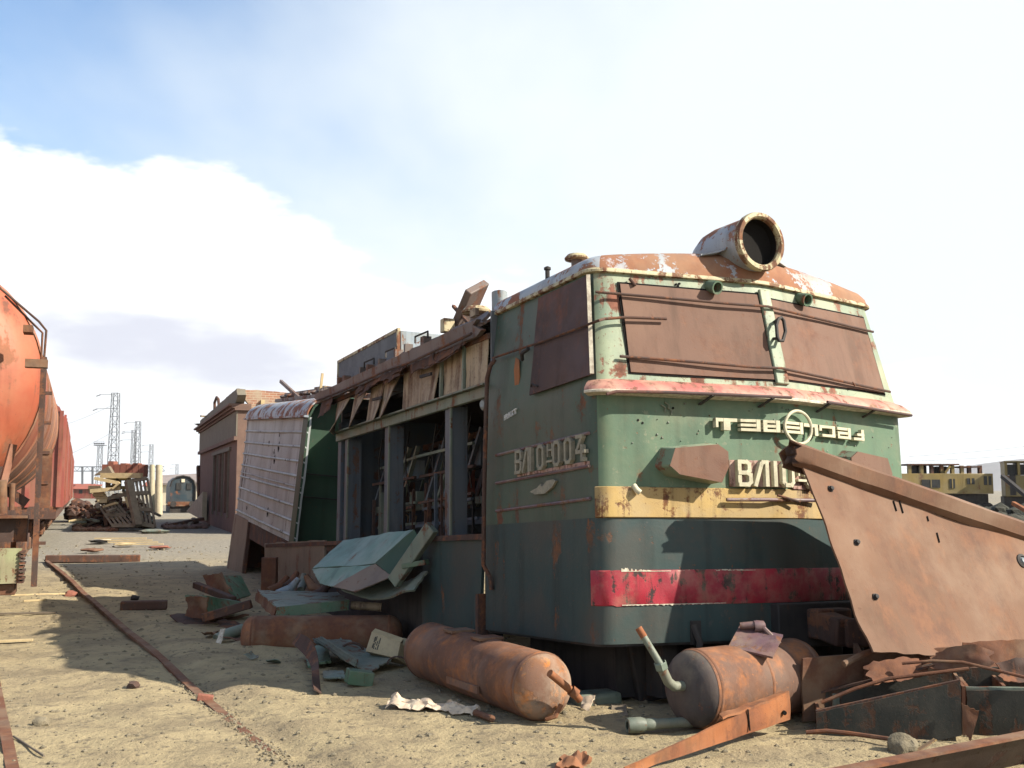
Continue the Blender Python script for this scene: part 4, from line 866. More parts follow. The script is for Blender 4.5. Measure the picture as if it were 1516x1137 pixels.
# foreground beam, its lit flange uppermost; web tilted and coloured dark for shade
t = thing('foreground_beam', 'dark purplish steel beam crossing the bottom right corner', 'beam', (2.4, 6.15, 0)); O = Vector((2.4, 6.15, 0))
a = Vector((.80, 4.72, .02)) - O; b = Vector((3.75, 6.42, .02)) - O; pv = Vector((.50, -.866, 0))
MB().poly([a + up * .17, a + up * -.04 - pv * .20, b + up * -.04 - pv * .20, b + up * .19], .012).build('web', M['purple_shaded'], t)
MB().bar(a + up * .18 + pv * -.03, b + up * .20 + pv * -.03, .08, .014).build('flange', M['rust'], t)
MB().poly([b + Vector((-.72, -.33, .16)) + pv * .02, b + Vector((-.60, -.28, .17)) + pv * .02, b + Vector((-.6, -.28, .05)) + pv * .02, b + Vector((-.68, -.31, .05)) + pv * .02], .012).build('notch_plate', M['rust_orange'], t)
# orange angle iron
t = thing('angle_iron', 'bright orange rust angle iron slanting up from the bottom edge', 'angle iron', (1.3, 6.5, 0)); O = Vector((1.3, 6.5, 0))
a = Vector((.62, 5.88, .02)) - O; b = Vector((1.79, 6.93, .14)) - O
def P(u, v):
    p = a.lerp(b, u); q = p + Vector((.0, .02, 1)) * ((.035 + .145 * u) * (v - .35)) + Vector((.012 * noise.noise(Vector((u * 7, v, 0))), .012 * noise.noise(Vector((u * 9, v, 4))), 0)); return q
MB().grid(P, 30, 6, .016).build('leg_plate', M['rust_orange'], t)
MB().bar(a.lerp(b, .72) + Vector((.0, -.012, -.03)), a.lerp(b, .71) + Vector((0, -.012, .10)), .008, .01).build('crack', M['black'], t)
MB().grid(lambda u, v: a.lerp(b, .55 + .43 * u) + Vector((0, .10 * v, .105 + .0 * v + .01 * noise.noise(Vector((u * 6, v, 0))))), 16, 3, .014).build('top_leg', M['rust_orange'], t)
MB().lathe([(.014, 0), (.014, -.02), (0, -.02)], a.lerp(b, .955) + Vector((.0, -.012, .0)), (0, 1, 0), 10).build('bolt_hole', M['black'], t)
o = MB(); sheet(o, at(825, 1137, 6.0), at(872, 1137, 6.05), at(868, 1112, 6.2), at(836, 1112, 6.15), .03, 12, 10, .07, 9, 9, .2)
tag(o.build('rust_chunk', M['rust_orange']), 'crumpled chunk of orange rusted steel at the bottom edge', 'scrap chunk')
# short flanged pipe on the soil
t = thing('flanged_pipe', 'dusty short pipe with a collar lying before the grey dome', 'pipe', (.95, 6.93, 0)); O = Vector((.95, 6.93, 0))
MB().lathe([(.026, 0), (.046, 0), (.05, .02), (.05, .09), (.04, .12), (.03, .12)], Vector((-.21, -.02, .045)), (1, .22, 0), 16).build('collar', M['scrap_grey'], t); MB().lathe([(.03, .1), (.037, .13), (.04, .17), (.034, .2), (.034, .44), (0, .44)], Vector((-.21, -.02, .045)), (1, .22, 0), 16).build('pipe', M['scrap_grey'], t)

# ---------------------------------------------------------------- paper, cloth, cardboard
mb = MB()
def P(u, v):
    p = Vector((-.90, 7.62, .0)).lerp(Vector((-.27, 7.33, .0)), u) + Vector((.05, .17, 0)) * v
    return p + up * (gz(p.x, p.y) + .012 + .055 * abs(noise.fractal(Vector((u * 5, v * 2.2, 7)), 1, 2, 3)) + .03 * math.sin(v * 3.1) * (1 - .4 * u)) + Vector((.02 * noise.noise(Vector((u * 8, v * 5, 1))), .04 * noise.noise(Vector((u * 7, v * 3, 5))), 0))
tag(mb.grid(P, 40, 14, .004).build('crumpled_cloth', M['cloth'], smooth=25), 'crumpled pale cloth or paper lying on sunlit soil', 'cloth')
t = thing('cardboard_box', 'brown cardboard carton with faded print tilted against the scrap', 'carton', at(565, 985, 9.3)); O = at(565, 985, 9.3)
q = [at(541, 964, 9.35) - O, at(588, 975, 9.2) - O, at(593, 951, 9.25) - O, at(550, 936, 9.42) - O]
MB().poly(q, .22).build('carton_body', M['card'], t, bevel=.004)
ex = (q[1] - q[0]); ey = (q[3] - q[0]); en = ex.cross(ey).normalized()
def cm(a, b, d): return q[0] + ex * a + ey * b + en * d
strokes([[(.22, .2), (.22, .35)], [(.22, .42), (.22, .55)], [(.22, .62), (.22, .85)], [(.28, .2), (.28, .28)], [(.28, .4), (.28, .6)], [(.34, .2), (.34, .45)], [(.34, .5), (.34, .8)], [(.18, .25), (.18, .45)], [(.18, .55), (.18, .8)]], cm, .028, 1, 1, 0, .003).build('print', M['ink'], t, smooth=0)
MB().poly([cm(.48, .35, .003), cm(.56, .55, .003), cm(.50, .78, .003), cm(.42, .55, .003)], .004).build('printed_diamond', M['ink'], t)
MB().poly([q[3], q[2], q[2] + Vector((.02, .1, .02)), q[3] + Vector((.02, .1, .02))], .008).build('flap', M['timber_pale'], t)
q = [at(594, 978, 9.35), at(615, 985, 9.3), at(620, 950, 9.4), at(597, 944, 9.45)]
tag(MB().poly(q, .12).build('cardboard_offcut', M['card'], bevel=.003), 'plain cardboard piece between the printed carton and the long tank', 'cardboard')

# ---------------------------------------------------------------- green and grey scrap panels on the ground
def scrap(name, label, cat, corners, mat, th=.012, amp=.02, fr=3, seed=0, rag=.05, nu=12, nv=8, curl=None):
    return tag(sheet(MB(), *corners, th, nu, nv, amp, fr, seed, rag, curl).build(name, M[mat]), label, cat)
scrap('bent_sheet', 'large bent grey sheet lying in front of the cardboard carton', 'scrap sheet', [at(466, 950, 9.6), at(548, 997, 8.75), at(580, 976, 9.2), at(505, 944, 10.2)], 'scrap_grey', .012, .02, 3, 1, .08, 16, 10)
scrap('corrugated_strip', 'narrow corrugated strip along the left edge of the bent grey sheet', 'scrap sheet', [at(463, 946, 9.5), at(525, 986, 8.85), at(530, 976, 8.9), at(477, 942, 9.55)], 'scrap_grey', .01, .008, 3, 2, .04, 10, 14, lambda u, v: .008 * math.sin(v * 25))
scrap('green_offcut', 'small green painted panel offcut propped before the half buried tank', 'scrap sheet', [at(455, 985, 9.25), at(490, 978, 9.3), at(486, 955, 9.9), at(452, 958, 9.9)], 'scrap_green', .02, .02, 4, 3, .05)
t = MB()
def P(u, v):
    a = at(437, 955, 9.6); b = at(478, 1022, 8.15); p = a.lerp(b, u); return p + Vector((.055, .02, 0)) * (v - .5) + up * (.015 + .09 * (1 - u) * v + .05 * math.sin(u * 5.5) * v) + Vector((.05 * math.sin(u * 4), 0, 0))
tag(t.grid(P, 18, 5, .01).build('curled_strip', M['rust_dark']), 'twisted dark metal strip curling toward the camera', 'metal strip')
q = at(532, 1010, 8.5); tag(MB().box((q.x, q.y, .07), (.20, .16, .11), Matrix.Rotation(R(20), 3, 'Z') @ Matrix.Rotation(R(10), 3, 'Y')).build('metal_case', M['scrap_green'], bevel=.006), 'small grey green metal case lying below the bent sheet', 'metal case')
q = at(500, 996, 8.8); scrap('curved_offcut', 'small curved pale offcut on the soil beside the metal case', 'offcut', [at(480, 1002, 8.7), at(513, 1004, 8.6), at(508, 992, 8.95), at(478, 994, 9.0)], 'scrap_grey', .01, .02, 5, 14, .1)
for lab, p, r in (('arched handle standing behind the bent grey sheet', at(521, 965, 9.6), .10), ('thin arched wire handle beside the plain cardboard piece', at(588, 984, 9.0), .085)):
    tag(MB().tube([p + Vector((r * math.cos(math.pi * k / 10), .02, r * .75 * math.sin(math.pi * k / 10))) for k in range(11)], .012 if r > .09 else .007, 8).build('arched_handle', M['rust_dark']), lab, 'handle')
t = thing('channel_panel', 'grey topped green channel panel resting on the half buried tank', 'panel', at(455, 915, 11.2)); O = at(455, 915, 11.2)
a = at(409, 899, 10.75) - O; b = at(517, 888, 11.1) - O; c = at(500, 877, 12.0) - O; d = at(380, 873, 12.1) - O
sheet(MB(), a, b, c, d, .012, 12, 8, .012, 3, 31, .03).build('top_face', M['scrap_grey'], t)
sheet(MB(), at(411, 914, 10.72) - O, at(517, 903, 11.08) - O, b + Vector((0, -.006, 0)), a + Vector((0, -.006, 0)), .012, 12, 4, .008, 3, 32, .02).build('front_face', M['scrap_green'], t)
sheet(MB(), d + Vector((-.02, 0, -.12)), a + Vector((-.03, .03, -.11)), a, d, .012, 8, 5, .03, 5, 33, .12).build('torn_end', M['rust'], t)
sheet(MB(), at(396, 919, 10.7) - O, at(585, 920, 11.0) - O, at(583, 911, 11.4) - O, at(398, 910, 11.3) - O, .014, 16, 4, .008, 3, 34, .02).build('base_flange', M['rust_dark'], t)
MB().tube([at(520, 896, 11.2) - O, at(565, 899, 11.2) - O], .045, 10).build('hinge_roll', M['panel'], t)
t = thing('cut_box_end', 'rusted open box end with a green side left of the scrap heap', 'box section', at(300, 915, 12.6)); O = at(300, 915, 12.6)
sheet(MB(), at(274, 912, 12.5) - O, at(305, 918, 12.3) - O, at(307, 884, 12.3) - O, at(274, 881, 12.5) - O, .03, 8, 8, .05, 6, 41, .06).build('end_face', M['rust'], t)
sheet(MB(), at(308, 912, 12.3) - O, at(372, 898, 12.9) - O, at(368, 894, 13.0) - O, at(305, 882, 12.3) - O, .02, 10, 6, .015, 4, 42, .03).build('side_face', M['scrap_green'], t)
sheet(MB(), at(274, 881, 12.5) - O, at(306, 882, 12.3) - O, at(366, 893, 13.0) - O, at(330, 886, 13.6) - O, .02, 8, 8, .015, 4, 43, .03).build('top_face', M['scrap_green'], t)
scrap('curved_under_sheet', 'dark curved torn sheet under the rusted open box end', 'scrap sheet', [at(253, 912, 12.6), at(345, 938, 11.2), at(398, 922, 11.6), at(300, 897, 13.0)], 'rust_dark', .015, .03, 3, 44, .08, 16, 8, lambda u, v: .09 * math.sin(math.pi * u) * -1)
t = thing('rusted_box_scrap', 'rusted tilted box scrap with green face behind the open box end', 'box section', at(325, 885, 14.2)); O = at(325, 885, 14.2)
sheet(MB(), at(318, 886, 14.0) - O, at(352, 888, 13.8) - O, at(325, 850, 14.1) - O, at(300, 852, 14.3) - O, .05, 8, 8, .05, 5, 51, .05).build('rusty_face', M['rust'], t)
sheet(MB(), at(352, 886, 13.8) - O, at(372, 880, 14.4) - O, at(356, 852, 14.6) - O, at(327, 852, 14.1) - O, .03, 8, 6, .02, 4, 52, .03).build('green_face', M['scrap_green'], t)
tag(MB().bar(at(290, 866, 14.2), at(345, 888, 13.4), .10, .08).build('bent_angle', M['rust_dark'], bevel=.01), 'dark angle bar slanting down in front of the tilted box scrap', 'angle bar')
tag(MB().bar(at(300, 915, 12.2), at(372, 894, 12.2), .10, .10).build('wood_baulk', M['rust_dark'], bevel=.012), 'dark round edged baulk lying across the green box side', 'baulk')
tag(MB().tube([at(322, 949, 10.9), at(340, 938, 11.0), at(360, 932, 11.1)], [.075, .06, .06], 14).build('duct_stub', M['scrap_grey'], smooth=50), 'short pale duct stub poking out left of the buried tank', 'duct')
scrap('duct_flap', 'bright torn flap of metal beside the duct stub', 'offcut', [at(317, 958, 10.6), at(326, 956, 10.55), at(333, 930, 10.8), at(326, 932, 10.9)], 'lip_chip', .006, .01, 8, 56, .1)
tag(MB().bar(on(-5.0, 13.6, .05), on(-4.45, 13.75, .07), .14, .12).build('loose_block', M['rust_dark'], bevel=.02), 'short dark block on shaded soil left of the heap', 'block')
# leaning lid of a cabinet, pale blue green
t = thing('cabinet_lid', 'pale blue green cabinet lid leaning on the locomotive sill', 'cabinet lid', at(520, 875, 11)); O = at(520, 875, 11)
A, B, Cc, D = at(463, 841, 11.7), at(508, 800, 12.4), at(612, 784, 10.55), at(555, 834, 10.7)
E_, F_ = at(492, 868, 11.0), at(474, 864, 11.3)
sheet(MB(), A - O, D - O, Cc - O, B - O, .012, 20, 12, .014, 2.2, 61, .01).build('top_sheet', M['cab_green_box'], t)
sheet(MB(), F_ - O, E_ - O, D - O + Vector((0, -.01, -.01)), A - O + Vector((0, -.01, -.01)), .012, 14, 8, .014, 2.5, 62, .04).build('front_flap', M['cab_green_box'], t)
G1, G2 = at(525, 876, 10.6), at(580, 853, 10.4)
sheet(MB(), E_ - O, G1 - O, G2 - O, D - O, .012, 8, 6, .015, 3, 63, .02).build('lower_side', M['brown_door'], t)
sheet(MB(), D - O + Vector((.01, 0, 0)), G2 - O, at(622, 800, 10.5) - O, Cc - O + Vector((.01, 0, 0)), .012, 8, 6, .012, 3, 64, .0).build('rear_side', M['bulk_green'], t)
tag(MB().bar(at(640, 780, 10.1), at(583, 862, 10.4), .08, .14).build('slanting_strut', M['scrap_grey'], bevel=.01), 'grey slanting strut propped right of the pale cabinet lid', 'strut')
scrap('curved_trough', 'grey curved trough sheet cradling the foot of the cabinet lid', 'trough', [at(505, 872, 10.9), at(612, 872, 10.1), at(632, 845, 10.3), at(560, 850, 11.0)], 'scrap_grey', .02, .015, 3, 66, .04, 16, 8, lambda u, v: -.10 * math.sin(math.pi * min(1, u * 1.1)))
tag(MB().bar(at(598, 838, 10.3), at(632, 832, 10.2), .10, .05).build('trough_bracket', M['scrap_green'], bevel=.006), 'green bracket on the right lip of the trough', 'bracket')
tag(MB().mm((-3.45, 14.6, .02), (-3.25, 14.75, .62)).build('rusty_box_post', M['rust'], bevel=.006), 'upright rusty box post in front of the sill panel', 'post')
rs = random.Random(44)
JB = [('bent rusty bar end', 'rust_dark'), ('broken pale casting', 'scrap_grey'), ('twisted rusty hook', 'rust'), ('grey dented tin', 'sheet_blue'), ('rusty clamp', 'rust'), ('short brown pipe', 'rust_dark')]
SPOT = [(433, 862, 13.6, 'left of the cabinet lid'), (448, 866, 13.3, 'at the foot of the rusty post'), (462, 868, 13.0, 'beside the cabinet lid flap'), (430, 872, 13.0, 'behind the channel panel'), (415, 868, 13.8, 'below the sill panel'), (476, 878, 12.4, 'under the cabinet lid flap')]
for (nm, mt), (u_, v_, Y, w_) in zip(JB, SPOT):
    p = at(u_, v_, Y); a_ = rs.random() * 3; q = Vector((math.cos(a_), math.sin(a_), .3)) * .17
    tag(MB().tube([p - q, p, p + q * .6 + Vector((0, 0, .09))], [.05, .06, .035], 8).build(nm.replace(' ', '_'), M[mt], smooth=50), nm + ' ' + w_, 'scrap')
rs = random.Random(91)
for k in range(16):
    u_ = 300 + 300 * rs.random(); v_ = 905 + 80 * rs.random(); Y = EYE * FPX / (v_ - 725); x = (u_ - 758) / FPX * Y
    if u_ > 590 and v_ > 940: continue
    p = on(x, Y, .01); a_ = rs.random() * 6.28; L_ = .08 + .2 * rs.random(); d1 = Vector((math.cos(a_), math.sin(a_), .3 * rs.random())) * L_; d2 = Vector((-math.sin(a_), math.cos(a_), .5 * rs.random())) * (.05 + .1 * rs.random())
    mt = rs.choice(('scrap_green', 'scrap_grey', 'rust', 'rust_dark', 'rust'))
    tag(sheet(MB(), p, p + d1, p + d1 + d2, p + d2, .006, 6, 5, .03, 7, k, .12).build('torn_offcut', M[mt]), 'small torn ' + {'scrap_green': 'green painted', 'scrap_grey': 'grey', 'rust': 'rusty brown', 'rust_dark': 'blackish'}[mt] + ' metal offcut among the scrap heap', 'offcut', 'small offcuts around the scrap heap')
# junk under the cab, in shade
tag(MB().box(at(880, 1036, 7.9), (.36, .22, .12), Matrix.Rotation(R(24), 3, 'Z')).build('torn_paper_bag', M['scrap_grey'], bevel=.03), 'grey torn bag lying in shade right of the long tank', 'bag')
tag(sheet(MB(), at(858, 1048, 7.6), at(872, 1054, 7.5), at(880, 1028, 7.65), at(862, 1030, 7.7), .004, 6, 6, .03, 9, 71, .1).build('paper_scrap', M['cloth']), 'white paper scrap behind the end of the long tank', 'paper')
tag(sheet(MB(), at(905, 1058, 7.45), at(930, 1060, 7.4), at(925, 1044, 7.7), at(905, 1042, 7.7), .02, 6, 6, .03, 9, 72, .1).build('cable_bundle', M['timber']), 'brown tangle of rags under the cab corner', 'rags')
tag(MB().tube([on(-.25, 7.35, .03), on(-.13, 7.13, .03)], .022, 10).build('pipe_offcut', M['rust']), 'rusty pipe offcut beside the crumpled cloth', 'pipe')
def wheel_prop(x0, y0, lab):
    tag(MB().poly([Vector((x0, y0, -.02)), Vector((x0 + .55, y0 + .22, -.02)), Vector((x0 + .3, y0 + .14, .47)), Vector((x0 - .1, y0, .5))], .25).build('support_block', M['dark'], bevel=.02), lab, 'support')
wheel_prop(.95, 7.95, 'black wedge shaped support block under the cab corner')
wheel_prop(2.35, 8.75, 'black support block under the middle of the nose')

# ---------------------------------------------------------------- stones, sticks and small litter on the soil
def stone(x, y, r, label, mat='stone', flat=.75, sub=2, cat='stone', name='stone'):
    return tag(blob(MB(), on(x, y, r * .35), r, x * 3 + y, flat, sub).build(name, M[mat], smooth=30), label, cat)
st_ = stone(2.34, 6.45, .085, 'rough grey stone on the soil above the foreground beam', flat=.95, sub=3)
tag(MB().bar(on(2.36, 6.38, .015), on(2.52, 6.42, .09), .03, .008).build('yellow_strip', M['yellow']), 'short yellow strip leaning on the rough grey stone', 'strip')
stone(-2.95, 8.35, .05, 'dark round stone on sunlit soil left of the rail', 'rust_dark')
stone(-3.15, 7.2, .055, 'half buried pebble near the lower left corner')
stone(1.05, 6.55, .035, 'small dark stone beside the orange angle iron', 'rust_dark'); stone(1.26, 6.72, .036, 'small brown stone under the orange angle iron', 'rust'); stone(-1.9, 10.0, .05, 'black lump on shaded soil before the buried tank', 'dark')
tag(MB().bar(on(-2.33, 7.95, .03), on(-2.22, 7.98, .03), .06, .05).build('loose_brick', M['brick'], bevel=.006), 'small brick fragment on sunlit soil beside the rail', 'brick')
tag(MB().tube([on(-3.12, 6.75, .015), on(-2.72, 6.28, .012)], .007, 6).build('stick', M['timber']), 'thin dark stick on the soil at lower left', 'stick')
tag(MB().bar(on(-2.55, 5.85, .012), on(-2.38, 5.92, .015), .035, .008).build('wood_chip', M['timber_pale']), 'pale wood chip at the bottom left edge', 'wood chip')
for x0, y0, x1, y1, lab in ((-7.35, 15.6, -6.75, 16.1, 'pale flat splinter beside the tank wagon ladder'), (-6.7, 14.6, -6.45, 14.75, 'tiny pale splinter between wagon and rail'), (-6.35, 13.0, -5.6, 13.1, 'thin grey stick next to the rail'), (-5.9, 10.9, -5.0, 11.15, 'row of pale splinters on soil left of the rail')):
    tag(MB().bar(on(x0, y0, .02), on(x1, y1, .02), .06, .02).build('wood_splinter', M['timber_pale' if 'pale' in lab else 'timber']), lab, 'splinter')
stone(-6.6, 15.9, .09, 'brown lump on shaded soil beyond the heap', 'brick'); stone(-5.35, 15.1, .06, 'dark lump near the shaded brown lump', 'dark')
# planks and litter in the middle distance
tag(MB().bar(on(-9.9, 22.5, .07), on(-8.1, 23.1, .07), .22, .15).build('timber_baulk', M['rust_dark'], bevel=.015), 'long dark timber baulk lying across the end of the rail', 'timber')
for u_, v_, m, lab in ((137, 817, 'rust', 'low rusty heap of shavings beyond the baulk'), (236, 813, 'brick', 'orange scrap piece on the sunlit gravel'), (152, 803, 'shed_wall', 'white block beside a hole in the gravel'), (145, 804, 'black', 'black tyre shaped lump on the gravel'), (228, 789, 'scrap_grey', 'flat grey sheet on the shaded gravel'), (185, 808, 'timber_pale', 'pale plank piece on the far gravel')):
    Y = EYE * FPX / (v_ - 725); p = at(u_, v_, Y); tag(blob(MB(), p + up * .05, .26 if m != 'scrap_grey' else .5, u_, .16, 3).build('litter_heap', M[m], smooth=30), lab, 'litter')
for k in range(4): 
    p = at(140 + 10 * k, 797 + 3 * k, 32 - 1.5 * k); tag(MB().bar(p, p + Vector((1.5 - .1 * k, .2, 0)), .06, .03).build('thin_bar', M['timber_pale']), ('thin pale bar on far gravel, ' + ('farthest', 'second farthest', 'second nearest', 'nearest')[k] + ' of four'), 'bar', 'thin bars on the gravel')

# ---------------------------------------------------------------- rails
def rail(name, label, pts, parent=None):
    # simple flat-bottom section swept along pts
    sec_ = [(-.06, 0), (.06, 0), (.06, .012), (.012, .03), (.012, .10), (.034, .112), (.034, .14), (-.034, .14), (-.034, .112), (-.012, .10), (-.012, .03), (-.06, .012)]
    pts = [Vector(p) for p in pts]; m = MB(); n = len(sec_)
    for i, p in enumerate(pts):
        t_ = (pts[min(i + 1, len(pts) - 1)] - pts[max(0, i - 1)]).normalized(); s_ = t_.cross(up).normalized()
        for a, b in sec_: m.v.append(p + s_ * a + up * b)
    for i in range(len(pts) - 1):
        for k in range(n): a = i * n + k; b = i * n + (k + 1) % n; m.f.append((a, b, b + n, a + n))
    m.f.append(tuple(range(n))); m.f.append(tuple(range((len(pts) - 1) * n, len(pts) * n))[::-1])
    return tag(m.build(name, M['rust']), label, 'rail')
def rz(x, y): return sum(gz(x - .524 * d, y + d) for d in (-.6, -.3, 0, .3, .6)) / 5 - .14 + .05 * max(-.2, min(1, (y - 6.6) / 4.6))
rail('rail', 'rusty rail running from the baulk into the sunlit soil', [(-.92 - (y - 5.4) * .524, y, rz(-.92 - (y - 5.4) * .524, y)) for y in [5.2 + .5 * k for k in range(36)]])
rail('rail', 'worn rail end at the lower left edge of the yard', [(-2.45 - (y - 5.4) * .53, y, -.13 + gz(-2.45 - (y - 5.4) * .53, y)) for y in [4.6 + .4 * k for k in range(13)]])
rs = random.Random(8); mb = MB()
for k in range(700):
    y = 5.4 + 3.4 * rs.random(); x = -.92 - (y - 5.4) * .524 + rs.gauss(0, .055) + .01; blob(mb, on(x, y, .004), .004 + .011 * rs.random() ** 2, k, .8, 1)
struct(mb.build('soil_crumbs', M['stone'], smooth=0), 'stuff')['label'] = 'crumbled soil heaped along the buried rail'

# ---------------------------------------------------------------- goods train on the left (local frame: x to its right, y along it)
TA = math.atan(.41); TO = Vector((-6.63, 11.01, 0)); TD = Vector((-math.sin(TA), math.cos(TA), 0))
def bogie(parent, y0):
    MB().mm((-1.05, y0, .42), (-.9, y0 + 2.3, .68)).build('bogie_frame', M['rust_dark'], parent, bevel=.02); MB().mm((.9, y0, .42), (1.05, y0 + 2.3, .68)).build('bogie_frame', M['rust_dark'], parent, bevel=.02)
    MB().mm((-1.0, y0 + .95, .45), (1.0, y0 + 1.35, .80)).build('bolster', M['rust_dark'], parent)
    for y in (y0 + .25, y0 + 2.05):
        for s in (-1, 1):
            w = MB().lathe([(0, -.06), (.12, -.08), (.12, -.02), (.42, -.02), (.475, -.03), (.475, .07), (.50, .075), (.50, .10), (.40, .10), (.1, .05), (0, .05)], (s * .80, y, .475), (-s, 0, 0), 28).build('wheel', M['rust_dark'], parent)
            MB().mm((s * .86 - .1, y - .14, .36), (s * .86 + .22, y + .14, .60)).build('axle_box', M['rust'], parent, bevel=.02)
tw = thing('tank_wagon', 'orange and brown railway tank wagon at the left edge', 'tank wagon', TO, TA)
RT, ZT, LN = 1.50, 2.82, 11.2
prof = [(0, -.02), (.5, .02), (.95, .12), (1.25, .27), (1.42, .42), (RT, .62)]
MB().lathe(prof, (0, .35, ZT), (0, 1, 0), 56).build('tank_dome', M['wagon_orange'], tw, smooth=60)
ys = [.62, 2.4, 4.6, 6.8, 9.0, LN - .6]
for k in range(5):
    m_ = 'wagon_orange' if k < 1 else 'wagon_brown'
    MB().lathe([(RT - .002 * k, ys[k] + .35 - .62 + .62), (RT - .002 * k, ys[k + 1] + .35)], (0, 0, ZT), (0, 1, 0), 56).build('tank_barrel', M[m_], tw, smooth=60)
for y in ys[:-1]:
    MB().lathe([(RT, y + .31), (RT + .02, y + .33), (RT + .02, y + .38), (RT, y + .40)], (0, 0, ZT), (0, 1, 0), 56).build('tank_seam', M['wagon_brown'], tw)
MB().lathe([(RT, 0), (1.3, .3), (.6, .5), (0, .55)], (0, LN - .25, ZT), (0, 1, 0), 56).build('tank_dome', M['wagon_brown'], tw, smooth=60)
MB().lathe([(.5, 0), (.5, .45), (.3, .5), (0, .5)], (0, 5.6, ZT + RT - .05), (0, 0, 1), 24).build('filler_dome', M['wagon_orange'], tw)
for s in (-1, 1): MB().mm((s * .35 - .08, .1, .95), (s * .35 + .08, LN + .6, 1.25)).build('sole_bar', M['rust_dark'], tw)
MB().mm((-1.5, .12, .98), (1.44, .20, 1.26)).build('end_channel', M['rust_dark'], tw); MB().mm((-1.5, -.02, 1.24), (1.44, .2, 1.27)).build('end_flange', M['rust'], tw)
sheet(MB(), (-1.5, -.12, .55), (1.38, -.12, .55), (1.40, -.12, .92), (-1.5, -.12, .93), .07, 20, 5, .012, 2, 3, .02).build('buffer_beam', M['buffer_green'], tw)
MB().tube([(-1.5, -.2, .78), (1.05, -.2, .77)], .045, 12).build('beam_pipe', M['buffer_green'], tw)
for k in range(9): MB().mm((1.38, -.15, .55 + .04 * k), (1.43 + .01 * (k % 2), .1, .57 + .04 * k)).build('spring_leaf', M['rust_dark'], tw)
MB().mm((.8, -.05, .42), (1.35, .3, .54)).build('step_hanger', M['rust'], tw, bevel=.01)
for s in (-1, 1): MB().bar((s * .9, .4, 1.2), (s * 1.1, .9, 1.75), .14, .2).build('saddle_block', M['rust_dark'], tw)
MB().bar((1.10, .15, 1.28), (1.25, .2, 2.05), .07, .07).build('end_stay', M['wagon_brown'], tw); MB().bar((.9, .12, 1.75), (1.42, .12, 1.40), .06, .10).build('end_stay', M['rust_dark'], tw)
MB().tube([(1.18, .05, 1.30), (1.16, .0, 1.65)], .055, 12).tube([(1.27, .05, 1.33), (1.27, .03, 1.62)], .03, 10).build('handbrake_column', M['rust'], tw)
MB().tube([(1.0 + .12 * math.cos(t), -.02, 1.52 + .17 * math.sin(t)) for t in [2 * math.pi * k / 16 for k in range(17)]], .025, 8, cap=False).build('brake_shackle', M['rust_dark'], tw)
bogie(tw, 1.0); bogie(tw, LN - 2.6)
# ladder post and rails at the right front corner
ld = tw
MB().mm((1.50, -.04, .50), (1.56, .06, 3.02)).build('ladder_post', M['rust_dark'], ld)
MB().mm((1.56, -.02, 1.35), (1.66, .0, 2.0)).build('ladder_plate', M['rust'], ld)
for k in range(6): MB().mm((1.56, -.035, .95 + .33 * k), (1.63, .015, .985 + .33 * k)).build('ladder_rung_stub', M['rust_dark'], ld)
MB().mm((1.34, -.05, 2.90), (1.57, .10, 2.99)).build('ladder_bracket', M['rust'], ld)
MB().mm((1.30, .05, 3.30), (1.40, .3, 3.38)).build('walkway_end', M['rust'], ld)
MB().tube([(1.53, 0, 3.0), (1.54, 0, 3.32), (1.46, .02, 3.42), (1.05, .1, 3.78)], .013, 8).build('handrail', M['rust_dark'], ld)
MB().tube([(1.50, .06, 3.0), (1.50, .06, 3.30), (1.42, .08, 3.38), (1.10, .1, 3.70)], .012, 8).build('handrail', M['rust_dark'], ld)
# boxcars behind it
def boxcar(y0, length, label, hmul=1.0, mat='boxcar'):
    b = thing('boxcar', label, 'boxcar', TO + TD * y0, TA, 'goods wagons coupled behind the tank wagon'); w = 1.5; h = 4.0 * hmul
    pr_ = [(-w, 1.1), (w, 1.1), (w, h - .55), (w - .12, h - .3), (w - .55, h - .02), (0, h + .1), (-w + .55, h - .02), (-w + .12, h - .3), (-w, h - .55)]
    mb = MB(); n = len(pr_)
    for i in range(9):
        for x, z in pr_: mb.v.append(Vector((x + .04 * noise.noise(Vector((z * 2, i * .8, y0))), length * i / 8, z)))
    for i in range(8):
        for k in range(n): a = i * n + k; c = i * n + (k + 1) % n; mb.f.append((a, c, c + n, a + n))
    mb.f.append(tuple(range(n))[::-1]); mb.f.append(tuple(range(8 * n, 9 * n))); mb.build('body', M[mat], b, smooth=20)
    for k in range(9): MB().bar((w + .03, .05 + (length - .1) * k / 8, 1.1), (w + .03, .05 + (length - .1) * k / 8, h - .5), .06, .10).build('side_rib', M[mat], b)
    for x in (-1.44, -.7, .0, .7, 1.44): MB().bar((x, -.04, 1.1), (x, -.04, h - .4), .10, .06).build('end_rib', M[mat], b)
    MB().mm((w + .02, length * .4, 1.2), (w + .07, length * .62, h - .6)).build('side_door', M[mat], b)
    MB().mm((-1.4, -.02, .8), (1.4, length + .02, 1.12)).build('underframe', M['rust_dark'], b)
    MB().tube([(1.2, -.08, 1.7), (1.2, -.13, 1.72), (1.2, -.13, 2.6), (1.2, -.08, 2.62)], .02, 6).build('grab_rail', M['rust_dark'], b)
    sheet(MB(), (.95, -.10, h - .62), (1.40, -.12, h - .66), (1.32, -.16, h - .26), (.85, -.09, h - .10), .02, 6, 5, .05, 4, y0, .1).build('torn_end_sheet', M['rust_dark'], b)
    bogie(b, .9); bogie(b, length - 3.2); return b
boxcar(17.0, 12.0, 'faded red boxcar with torn corner right behind the tank wagon')
boxcar(31.0, 12.0, 'second red boxcar of the train, half hidden behind the first', .97)
boxcar(45.0, 12.0, 'farthest red boxcar at the end of the train', .95)
